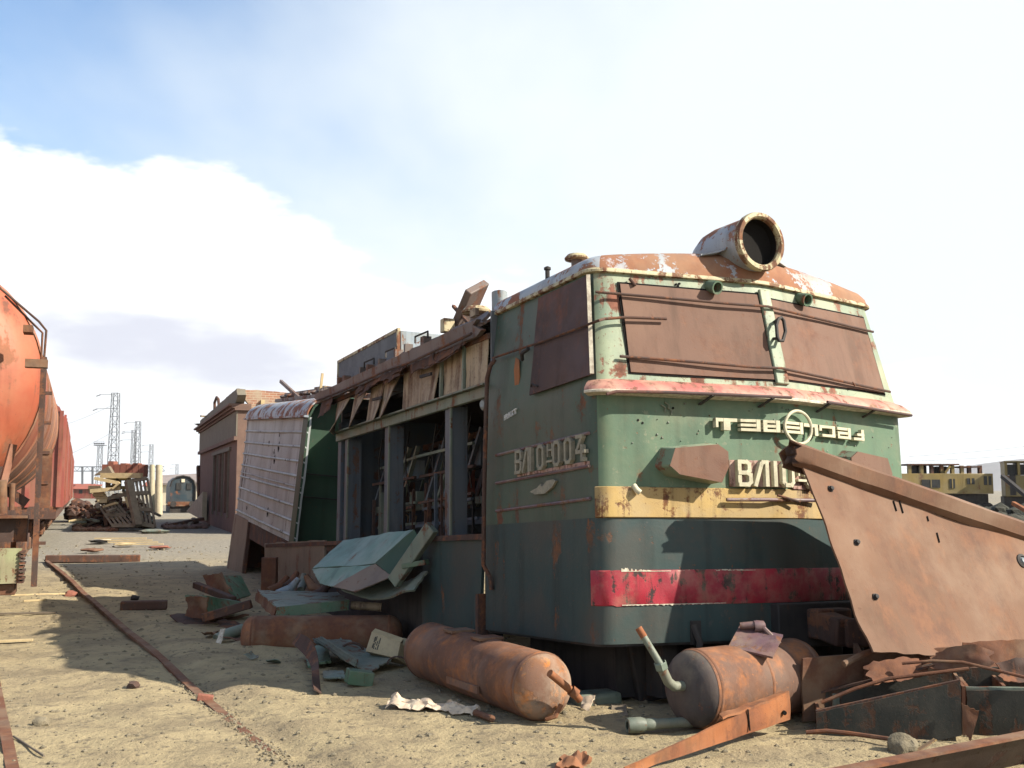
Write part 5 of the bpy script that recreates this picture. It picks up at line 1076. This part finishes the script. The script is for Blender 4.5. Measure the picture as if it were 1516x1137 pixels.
for s, lab in ((.76, 'rail under the right wheels of the goods train'), (-.76, 'rail under the left wheels of the goods train')):
    sd = Vector((math.cos(TA), math.sin(TA), 0)); rail('rail', lab, [TO + sd * s + TD * (-4 + 8 * k) + up * -.14 for k in range(10)])
# coil spring lying at the left edge
mb = MB(); c = on(-5.02, 9.85, .0); mb.tube([c + Vector((.17 * math.cos(t), .17 * math.sin(t), .03 + .07 * t / 6.283)) for t in [k * .35 for k in range(108)]], .024, 8)
tag(mb.build('coil_spring', M['rust_dark']), 'rusty coil spring standing at the left frame edge', 'spring')

# ---------------------------------------------------------------- ruined building
BA = math.atan2(6.1, 16.0); bd = thing('ruined_building', 'roofless plastered brick building with tall slit windows behind the locomotive', 'building', (-9.75, 37.2, 0), BA)
BL, BH, BW = 16.6, 4.35, 9.0
mb = MB(); slots = [(2.55, 4.1), (4.75, 6.3), (6.95, 8.5)]; cuts = [0] + [q for s in slots for q in s] + [BL]
for k in range(0, len(cuts), 2): mb.mm((0, cuts[k], 0), (.35, cuts[k + 1], BH))
for a, b in slots: mb.mm((.003, a, 0), (.35, b, .65)).mm((.003, a, 2.98), (.35, b, BH))
mb.build('facade_wall', M['plaster'], bd)
for a, b in slots:
    w_ = MB().mm((.20, a, .65), (.24, b, 2.98)).build('window', M['window_dark'], bd)
    for k in range(1, 8): MB().mm((.185, a, .65 + .29 * k), (.205, b, .68 + .29 * k)).build('glazing_bar', M['plaster_grey'], w_)
    MB().mm((-.06, a - .14, .5), (.02, a - .02, 3.1)).build('pilaster', M['plaster_grey'], bd)
MB().mm((-.06, 8.52, .5), (.02, 8.66, 3.1)).build('pilaster', M['plaster_grey'], bd)
MB().mm((-.05, 0, 3.45), (-.003, BL, 4.35)).build('upper_band', M['plaster_grey'], bd)
MB().mm((-.08, 1.9, 3.0), (-.004, 9.2, 3.14)).build('window_lintel', M['plaster_grey'], bd)
MB().mm((-.12, -.05, 3.30), (0, BL, 3.44)).build('string_course', M['plaster'], bd)
for k, (o_, z) in enumerate(((.12, 4.36), (.22, 4.44), (.34, 4.52))): MB().mm((-o_, -.1 - .0 * k, z), (.45, BL + .1, z + .078)).build('cornice', M['plaster'], bd)
sheet(MB(), (-.10, BL, 4.6), (-.10, -.05, 4.6), (-.08, -.05, 5.12), (-.08, BL, 4.98), .3, 40, 4, .03, 1.5, 4, .05).build('parapet', M['plaster_grey'], bd)
MB().mm((0, BL - .4, 0), (BW, BL, BH)).build('rear_wall', M['plaster'], bd)
# broken end wall facing the yard
mb = MB(); mb.mm((.36, .01, 0), (BW, .40, 3.2)); mb.build('end_wall', M['plaster'], bd)
for r_ in range(4):
    for c_ in range(6):
        w_ = MB().mm((.75 + 1.25 * c_, -.005, .4 + .72 * r_), (1.45 + 1.25 * c_, .06, .82 + .72 * r_)).build('window', M['window_dark'], bd); MB().mm((1.07 + 1.25 * c_, -.02, .4 + .72 * r_), (1.13 + 1.25 * c_, .0, .82 + .72 * r_)).build('mullion', M['plaster'], w_)
sheet(MB(), (.45, .0, 4.25), (5.2, .0, 4.4), (5.2, .02, 4.85), (.0, .02, 5.15), .3, 24, 5, .03, 2, 6, .06).build('brick_parapet', M['brickwork'], bd)
MB().mm((.9, 1.6, 3.0), (6, 1.9, 5.0)).build('inner_brick_wall', M['brickwork'], bd)
for x in (.78, 1.55, 2.6): MB().mm((x, -.12, 3.18), (x + .13, .02, 4.75)).build('timber_prop', M['timber_pale'], bd)
for a, b in (((-.1, 12.5, 4.95), (-.35, 12.3, 4.95)), ): MB().bar(a, b, .08, .08).build('broken_lintel', M['timber'], bd)
MB().tube([(.0, 9.2, 4.95), (-.02, 9.1, 5.35), (-.02, 8.2, 5.5), (-.02, 7.4, 5.35), (0, 7.2, 5.0)], .06, 8).build('bent_pipe', M['rust_dark'], bd)
rs = random.Random(14)
mb = MB()
for k in range(26): mb.box((.1 + .2 * rs.random(), .3 + 8 * rs.random(), 5.06 + .06 * rs.random()), (.25, .12, .09), Matrix.Rotation(rs.random() * 3, 3, 'Z'))
mb.build('loose_brick_rubble', M['brick'], bd, smooth=0)['kind'] = 'stuff'
tag(MB().poly([at(276, 757, 50), at(299, 770, 47), at(300, 728, 47), at(290, 745, 49)], .2).build('leaning_sheet', M['concrete']), 'pale slab leaning against the far corner of the building', 'slab')
tag(MB().bar(at(297, 765, 52), at(295, 690, 52.6), .25).build('dark_post', M['rust_dark']), 'dark post standing at the far corner of the building', 'post')
for k, (u0, v0, u1, v1, lab) in enumerate(((247, 778, 300, 768, 'dark plank nearest to the building in the rubble'), (255, 782, 290, 772, 'dark bar crossing the rubble before the building'), (278, 781, 287, 768, 'pale plank tilted on the building rubble'))):
    tag(MB().bar(at(u0, v0, 42.5), at(u1, v1, 43.5), .35 if k != 2 else .15, .12).build('rubble_plank', M['rust_dark' if k < 2 else 'timber']), lab, 'plank')
mb = MB()
for k in range(160):
    p = at(244 + 60 * rs.random(), 778 - 5 * rs.random(), 42 + 3 * rs.random()); blob(mb, (p.x, p.y, .05), .08 + .16 * rs.random(), k, .6, 1)
struct(mb.build('building_rubble', M['plaster'], smooth=0), 'stuff')['label'] = 'broken plaster rubble at the building foot'

# ---------------------------------------------------------------- scrap pile in the distance
SY = 41.0
def frame_panel(label, corners, nslat, mat, hz=(.0, .5, 1.), w=.075):
    a, b, c, d = [Vector(p) for p in corners]; t = thing('slatted_frame', label, 'frame', (a + b) / 2, 0); O = (a + b) / 2
    for k in range(nslat):
        f = k / (nslat - 1); MB().bar(a.lerp(b, f) - O, d.lerp(c, f) - O, w, .06, up=(0, -1, .3)).build('slat', M[mat], t)
    for f in hz: MB().bar(a.lerp(d, f) - O + Vector((0, -.07, 0)), b.lerp(c, f) - O + Vector((0, -.07, 0)), .14, .07, up=(0, -1, .3)).build('cross_rail', M[mat], t)
frame_panel('grey slatted timber frame slanting in front of the scrap pile', [at(168, 780, SY - 1.5), at(204, 780, SY - 1.5), at(170, 742, SY), at(142, 742, SY)], 6, 'timber', (.05, .45, .95))
frame_panel('sunlit pale slatted frame on top of the slanting grey one', [at(146, 742, SY - .3), at(160, 742, SY - .3), at(150, 722, SY), at(132, 722, SY)], 5, 'timber_pale')
frame_panel('dark upright slatted frame at the right side of the pile', [at(206, 776, SY - 1), at(230, 781, SY - 1), at(218, 708, SY), at(196, 712, SY)], 5, 'timber', (.02, .35, .7, 1.))
tag(MB().bar(at(204, 778, SY - 1.6), at(190, 712, SY - 1), .26, .2).build('leaning_post', M['timber']), 'thick grey post leaning in the middle of the pile', 'post')
tag(MB().bar(at(150, 704, SY), at(210, 704, SY), .25, .2).build('top_beam', M['timber_pale']), 'long horizontal beam across the top of the pile', 'beam')
tag(MB().bar(at(140, 708, SY - .3), at(175, 715, SY - .2), .14, .12).build('pale_strut', M['timber_pale']), 'pale strut sloping under the top beam', 'strut')
tag(MB().bar(at(134, 727, SY - .4), at(178, 723, SY - .3), .16, .14).build('pale_rail', M['timber_pale']), 'pale rail crossing the left half of the pile', 'rail')
tag(MB().bar(at(160, 738, SY - .4), at(188, 731, SY - .3), .16, .14).build('grey_rail', M['timber']), 'grey rail crossing the centre of the pile', 'rail')
ym = thing('yellow_crate_frame', 'yellowish machine frame inside the scrap pile', 'machine frame', at(176, 722, SY + .4)); O = at(176, 722, SY + .4)
for a, b in (((160, 708), (160, 724)), ((176, 708), (176, 724)), ((190, 708), (190, 724)), ((160, 709), (192, 709)), ((160, 722), (192, 722)), ((166, 722), (176, 709))): MB().bar(at(*a, SY + .3) - O, at(*b, SY + .3) - O, .16, .14).build('frame_bar', M['yellow_machine'], ym)
rs = random.Random(77)
for k in range(70):
    u0 = 118 + 108 * rs.random(); v0 = 778 - 66 * rs.random() * (1 - abs(u0 - 175) / 80); l = 9 + 20 * rs.random(); a_ = rs.random() * 3.14
    Y = SY - .9 + 2.4 * rs.random(); p = at(u0, v0, Y); q = at(u0 + l * math.cos(a_), min(779, v0 + .7 * l * math.sin(a_)), Y + rs.random() - .5)
    mt = rs.choice(('rust_dark', 'rust', 'timber', 'rust', 'timber_pale', 'timber', 'scrap_grey'))
    tag(MB().bar(p, q, .09 + .08 * rs.random(), .08).build('scrap_bar', M[mt]), {'rust_dark': 'blackish steel', 'rust': 'rusty brown steel', 'timber': 'grey timber', 'timber_pale': 'pale timber', 'scrap_grey': 'greenish grey metal'}[mt] + ' bar jumbled in the distant scrap pile', 'scrap bar', 'bars jumbled in the distant scrap pile')
mb = MB()
for k in range(260):
    u0 = 112 + 112 * rs.random(); v0 = 782 - 46 * rs.random() * max(.12, 1 - abs(u0 - 172) / 62); p = at(u0, v0, SY + 1.4 + 2 * rs.random()); blob(mb, p, .08 + .16 * rs.random(), k, .8, 1)
struct(mb.build('scrap_heap_core', M['rust_dark'], smooth=0), 'stuff')['label'] = 'dark tangle of small scrap in the heart of the pile'
mb = MB()
for k in range(120):
    u0 = 112 + 60 * rs.random(); v0 = 783 - 8 * rs.random(); p = at(u0, v0, SY - 1.6 + 1 * rs.random()); blob(mb, (p.x, p.y, .04), .06 + .14 * rs.random(), k, .7, 1)
struct(mb.build('scrap_crumbs', M['rust'], smooth=0), 'stuff')['label'] = 'small rusty crumbs in front of the scrap pile'
# reddish stacked slabs above the pile
for k in range(7):
    u0 = 158 + 9 * k; tag(MB().box(at(u0, 697 - (3 if k in (1,) else 0), 46), (.24, .5, .55 + .1 * (k % 2))).build('red_stack', M['brick']), 'reddish stacked block behind the scrap pile, ' + ('leftmost', 'second from left', 'third from left', 'middle', 'third from right', 'second from right', 'rightmost')[k] + ' of seven', 'stack', 'reddish stacks behind the scrap pile')
tag(MB().poly([at(138, 704, 44), at(166, 700, 44), at(160, 690, 44), ], .3).build('tilted_slab', M['timber']), 'tilted slab at the upper left of the pile', 'slab')
# dark wagons and scrap left of the pile
for k, (u0, v0, s, lab) in enumerate(((120, 745, 1.4, 'dark heap of wheels left of the scrap pile'), (112, 752, .9, 'low dark mound beside the boxcar end'))):
    mb = MB()
    for q in range(60): p = at(u0 + 22 * (rs.random() - .5), v0 + 14 * rs.random(), 50 + 3 * rs.random()); blob(mb, p, .12 + .2 * rs.random(), q + k * 40, .8, 1)
    tag(mb.build('scrap_mound', M['rust_dark'], smooth=0), lab, 'mound')

# ---------------------------------------------------------------- masts, gantry, posts
def lattice(label, u, vtop, Y, w0, w1, name='lattice_mast', lamps=False):
    p = at(u, 725, Y); top_ = at(u, vtop, Y).z; zb = -.0005 * max(0, Y - 300) - .3; t = thing(name, label, 'mast', (p.x, p.y, zb)); H = top_ - zb
    def cor(f, sx_, sy_): w = (w0 + (w1 - w0) * f) / 2; return Vector((sx_ * w, sy_ * w, H * f))
    for sx_ in (-1, 1):
        for sy_ in (-1, 1): MB().bar(cor(0, sx_, sy_), cor(1, sx_, sy_), .09).build('leg', M['lattice'], t)
    mb = MB(); n = max(8, int(H / 1.1))
    for k in range(n):
        f0, f1 = k / n, (k + 1) / n
        for (a, b) in (((-1, -1), (1, -1)), ((1, -1), (1, 1)), ((1, 1), (-1, 1)), ((-1, 1), (-1, -1))):
            mb.bar(cor(f0, *(a if k % 2 else b)), cor(f1, *(b if k % 2 else a)), .05); mb.bar(cor(f1, *a), cor(f1, *b), .045)
    mb.build('bracing', M['lattice'], t)
    if lamps:
        MB().mm((-1.2, -.8, H), (1.2, .8, H + .15)).build('platform', M['lattice'], t)
        for k in range(5): MB().box((-1.0 + .5 * k, -.7, H + .45), (.36, .25, .36)).build('floodlight', M['lattice'], t)
        for z in (.9,): MB().bar((-1.2, -.8, H + z), (1.2, -.8, H + z), .05).build('guard_rail', M['lattice'], t)
    else:
        for f, L_ in ((.86, 2.6), (.99, 2.2)): MB().bar((-.2, 0, H * f), (-L_, -.4, H * f - .1), .06).tube([(-L_ + .2, -.4, H * f - .1), (-L_ - .4, -.5, H * f - .35)], .07, 6).build('insulator_arm', M['lattice'], t)
    return t
lattice('tallest lattice catenary mast behind the scrap pile', 166, 582, 150, 1.35, .85)
lattice('second tallest lattice mast, right of the tallest one', 201, 624, 205, 1.3, .8); lattice('thin lattice mast just left of the second tallest one', 195.5, 637, 236, 1.0, .8)
lattice('short lattice mast above the two concrete posts', 222, 658, 300, 1.3, .8); lattice('smallest far lattice mast above the shed roof', 261, 687, 480, 1.6, .9)
lattice('floodlight mast with lamp platform left of the tallest mast', 146, 660, 235, 1.2, .8, 'floodlight_mast', True)
gt = thing('catenary_gantry', 'long horizontal catenary gantry spanning behind the scrap pile', 'gantry', at(170, 725, 190)); O = at(170, 725, 190)
for v in (691, 697.5): MB().bar(at(104, v, 190) - O, at(243, v, 190) - O, .14).build('chord', M['lattice'], gt)
mb = MB()
for k in range(28): mb.bar(at(104 + 5 * k, 691 if k % 2 else 697.5, 190) - O, at(109 + 5 * k, 697.5 if k % 2 else 691, 190) - O, .06)
mb.build('lacing', M['lattice'], gt)
for u in (122, 137): MB().bar(at(u, 728, 190) - O, at(u, 691, 190) - O, .3).build('leg', M['lattice'], gt)
for u, v, Y, r, lab in ((235, 759, 66, .24, 'thick pale concrete post left of the blue locomotive'), (225, 752, 74, .2, 'thinner pale concrete post beside the thick one')):
    p = at(u, v, Y); p.z = -.05; q = at(u + .5, 688, Y); tag(MB().tube([p, q], [r, r * .85], 14).build('concrete_post', M['concrete']), lab, 'post')
# ---------------------------------------------------------------- blue shunter
sh = thing('blue_shunter', 'small dark blue locomotive with round topped front beside the posts', 'locomotive', (-22.2, 71, 0), .36); hw = .80
pr_ = [(-hw, .55), (hw, .55), (hw, 1.75), (hw * .86, 2.15), (hw * .5, 2.4), (0, 2.48), (-hw * .5, 2.4), (-hw * .86, 2.15), (-hw, 1.75)]
MB().poly([(x, 0, z) for x, z in pr_], 6, Vector((0, -1, 0))).build('hood', M['blue_loco'], sh)
MB().tube([(x * 1.02, -.08, z) for x, z in pr_[1:]], .06, 6).build('front_rim', M['dark'], sh)
for x in (-.42, .25): MB().mm((x, -.05, 1.55), (x + .32, .0, 2.0)).build('front_window', M['window_dark'], sh)
MB().mm((-.95, -.3, .45), (.95, .0, .75)).build('buffer_beam', M['rust'], sh); MB().mm((-.8, -.15, .0), (.8, 5.5, .5)).build('running_gear', M['dark'], sh)
for x in (-.6, .6): MB().lathe([(0, -.25), (.2, -.25), (.2, -.2), (.1, -.2), (.1, 0)], (x, -.3, .6), (0, 1, 0), 14).build('buffer', M['dark'], sh)
MB().mm((-.1, -.06, 2.05), (.12, -.01, 2.27)).build('headlamp', M['shed_wall'], sh)
# shed and far houses
sd = thing('goods_shed', 'long cream shed with mauve roof behind the blue locomotive', 'shed', (-33, 108, 0), .12)
MB().mm((-3.5, 0, 0), (12, 9, 2.15)).build('wall', M['shed_wall'], sd)
MB().poly([(-3.9, -.5, 2.16), (12.4, -.5, 2.95), (12.4, 5, 3.9), (-3.9, 5, 3.1)], .2).build('roof', M['shed_roof'], sd); MB().poly([(-3.9, 5, 3.1), (12.4, 5, 3.9), (12.4, 9.5, 2.2), (-3.9, 9.5, 2.2)], .2).build('roof', M['shed_roof'], sd)
for k in range(5): MB().mm((-1.5 + 2.6 * k, -.06, .0), (-1.35 + 2.6 * k, .0, 2.14)).build('wall_post', M['timber'], sd)
hr = [('red roofed hut seen left of the scrap pile', 112, 716, 190, 5.0), ('low red wagon seen between hut and pile', 126, 717, 185, 4.0), ('pale house with windows seen between the two posts', 229, 712, 170, 3.2)]
for k, (lab, u, v, Y, w_) in enumerate(hr):
    p = at(u, v, Y); b = thing('far_house' if k != 1 else 'far_wagon', lab, 'house' if k != 1 else 'wagon', (p.x, p.y, 0)); z = p.z
    MB().mm((-w_ / 2, 0, 0), (w_ / 2, 4, z - .8)).build('wall', M['shed_wall' if k != 1 else 'boxcar'], b)
    MB().poly([(-w_ / 2 - .3, -.3, z - .8), (w_ / 2 + .3, -.3, z - .8), (w_ / 2 + .3, 2, z), (-w_ / 2 - .3, 2, z)], .12).build('roof', M['red_roof'], b)
    for x in (-w_ * .25, w_ * .2): MB().mm((x, -.05, .9), (x + .6, .01, 1.7)).build('window', M['window_dark'], b)

# ---------------------------------------------------------------- yellow track machines and dark scrub on the right
YM = 62.0
def yz(v, Y=YM): return at(758, v, Y).z
def yx(u, Y=YM): return at(u, 700, Y).x
ym = thing('yellow_track_machine', 'long dusty yellow track machine with canopies seen past the nose', 'track machine', (yx(1400), YM, 0)); X0 = yx(1400)
MB().mm((yx(1330) - X0, 0, yz(731)), (yx(1470) - X0, 2.4, yz(701))).build('body', M['yellow_machine'], ym, bevel=.03)
MB().mm((yx(1335) - X0, .3, yz(748)), (yx(1465) - X0, 2.1, yz(731) - .01)).build('running_gear', M['dark'], ym)
for u0, u1, v0, v1 in ((1364, 1391, 710, 722), (1405, 1413, 709, 723), (1431, 1442, 708, 717), (1456, 1467, 705, 718)):
    w_ = MB().mm((yx(u0) - X0, -.03, yz(v1)), (yx(u1) - X0, .03, yz(v0))).build('window', M['window_dark'], ym); MB().mm((yx((u0 + u1) / 2) - .03 - X0, -.05, yz(v1)), (yx((u0 + u1) / 2) + .03 - X0, -.031, yz(v0))).build('mullion', M['yellow_machine'], w_)
for u0, u1, v in ((1345, 1422, 686.5), (1423, 1455, 690)): MB().mm((yx(u0) - X0, .1, yz(v + 2)), (yx(u1) - X0, 2.3, yz(v))).build('canopy', M['rust_dark'], ym)
for u in (1347, 1365, 1380, 1395, 1411, 1425, 1436, 1452): MB().mm((yx(u) - X0, .2, yz(701)), (yx(u) + .18 - X0, .45, yz(689))).build('canopy_post', M['yellow_machine' if u % 2 else 'rust_dark'], ym)
MB().mm((yx(1365) - X0, .8, yz(701)), (yx(1380) - X0, 2, yz(689))).build('engine', M['dark'], ym); MB().mm((yx(1396) - X0, .8, yz(701)), (yx(1410) - X0, 2, yz(690))).build('engine', M['dark'], ym)
MB().bar((yx(1400) - X0, .1, yz(700)), (yx(1408) - X0, .1, yz(690)), .12).build('handrail', M['yellow_machine'], ym)
for k in range(9): MB().lathe([(0, 0), (.38, 0), (.38, .14), (0, .14)], (yx(1342 + 15 * k) - X0, .15, .42), (0, 1, 0), 16).build('wheel', M['dark'], ym)
yc = thing('yellow_crane_cab', 'bright yellow crane cab at the right frame edge with black boom', 'crane', (yx(1500), YM - 1, 0), -.35); s_ = (yx(1512) - yx(1472))
MB().mm((-s_ * .55, 0, yz(735)), (s_ * 1.3, 2.6, yz(704))).build('cab_lower', M['yellow_machine'], yc, bevel=.03)
for x in (-.55, -.12, .25, .8, 1.25): MB().mm((s_ * x, .0, yz(704)), (s_ * x + .14, 2.6, yz(684))).build('cab_pillar', M['yellow_machine'], yc)
MB().mm((-s_ * .57, -.05, yz(685)), (s_ * 1.32, 2.65, yz(683))).build('cab_roof', M['yellow_machine'], yc)
MB().mm((-s_ * .5, .4, yz(703)), (s_ * 1.25, 2.2, yz(688))).build('glass', M['window_dark'], yc)
MB().mm((s_ * .45, -.04, yz(716)), (s_ * .95, .02, yz(707))).build('panel', M['dark'], yc); MB().mm((-s_ * .4, -.04, yz(733)), (-s_ * .2, .02, yz(702))).build('door', M['dark'], yc)
MB().mm((-s_ * .6, .2, 0), (s_ * 1.3, 2.4, yz(735))).build('running_gear', M['dark'], yc)
tag(MB().bar(at(1484, 705, 40), at(1524, 738, 38), .14).build('black_boom', M['dark']), 'black slanting boom in front of the crane cab', 'boom')
mb = MB(); rs = random.Random(55)
for k in range(520):
    u = 1340 + 260 * rs.random(); Y = 36 + 20 * rs.random(); x = (u - 758) / FPX * Y; h = .9 * rs.random() * (1 - abs(Y - 47) / 16)
    blob(mb, (x, Y, h * .8), .25 + .45 * rs.random(), k, .6, 1)
struct(mb.build('scrub', M['scrub'], smooth=0), 'stuff')['label'] = 'dark scrub and slag bank before the yellow machines'
tag(MB().bar(at(1500, 745, 34), at(1530, 762, 33), .12).build('orange_pipe', M['rust_orange']), 'orange rusty pipe lying before the dark scrub', 'pipe')
# overhead wires
for k, (a, b) in enumerate((((1345, 676, 150), (1600, 650, 150)), ((1345, 683, 150), (1600, 664, 150)), ((60, 640, 200), (166, 600, 150)), ((60, 690, 200), (166, 640, 150)))):
    tag(MB().tube([at(a[0] + (b[0] - a[0]) * f, a[1] + (b[1] - a[1]) * f + 3 * math.sin(math.pi * f), a[2] + (b[2] - a[2]) * f) for f in [i / 8 for i in range(9)]], .02, 4).build('overhead_wire', M['lattice']), ('upper wire in the sky right of the nose', 'lower wire in the sky right of the nose', 'upper wire running left from the tallest mast', 'lower wire running left from the tallest mast')[k], 'wire')

# ---------------------------------------------------------------- haze: the pale air that fades the far masts and hills
hz_m = bpy.data.materials.new('haze_air'); hz_m.use_nodes = True; ht = hz_m.node_tree; ht.nodes.clear()
pv_ = ht.nodes.new('ShaderNodeVolumePrincipled'); pv_.inputs['Color'].default_value = (.86, .92, 1, 1); pv_.inputs['Density'].default_value = 8e-5; pv_.inputs['Anisotropy'].default_value = .2
ho = ht.nodes.new('ShaderNodeOutputMaterial'); ht.links.new(pv_.outputs[0], ho.inputs['Volume'])
hzb = MB().mm((-5200, -800, -7), (5200, 8000, 420)).build('haze', hz_m, smooth=0, origin=False); hzb['kind'] = 'stuff'; hzb['label'] = 'pale dusty air over the yard'
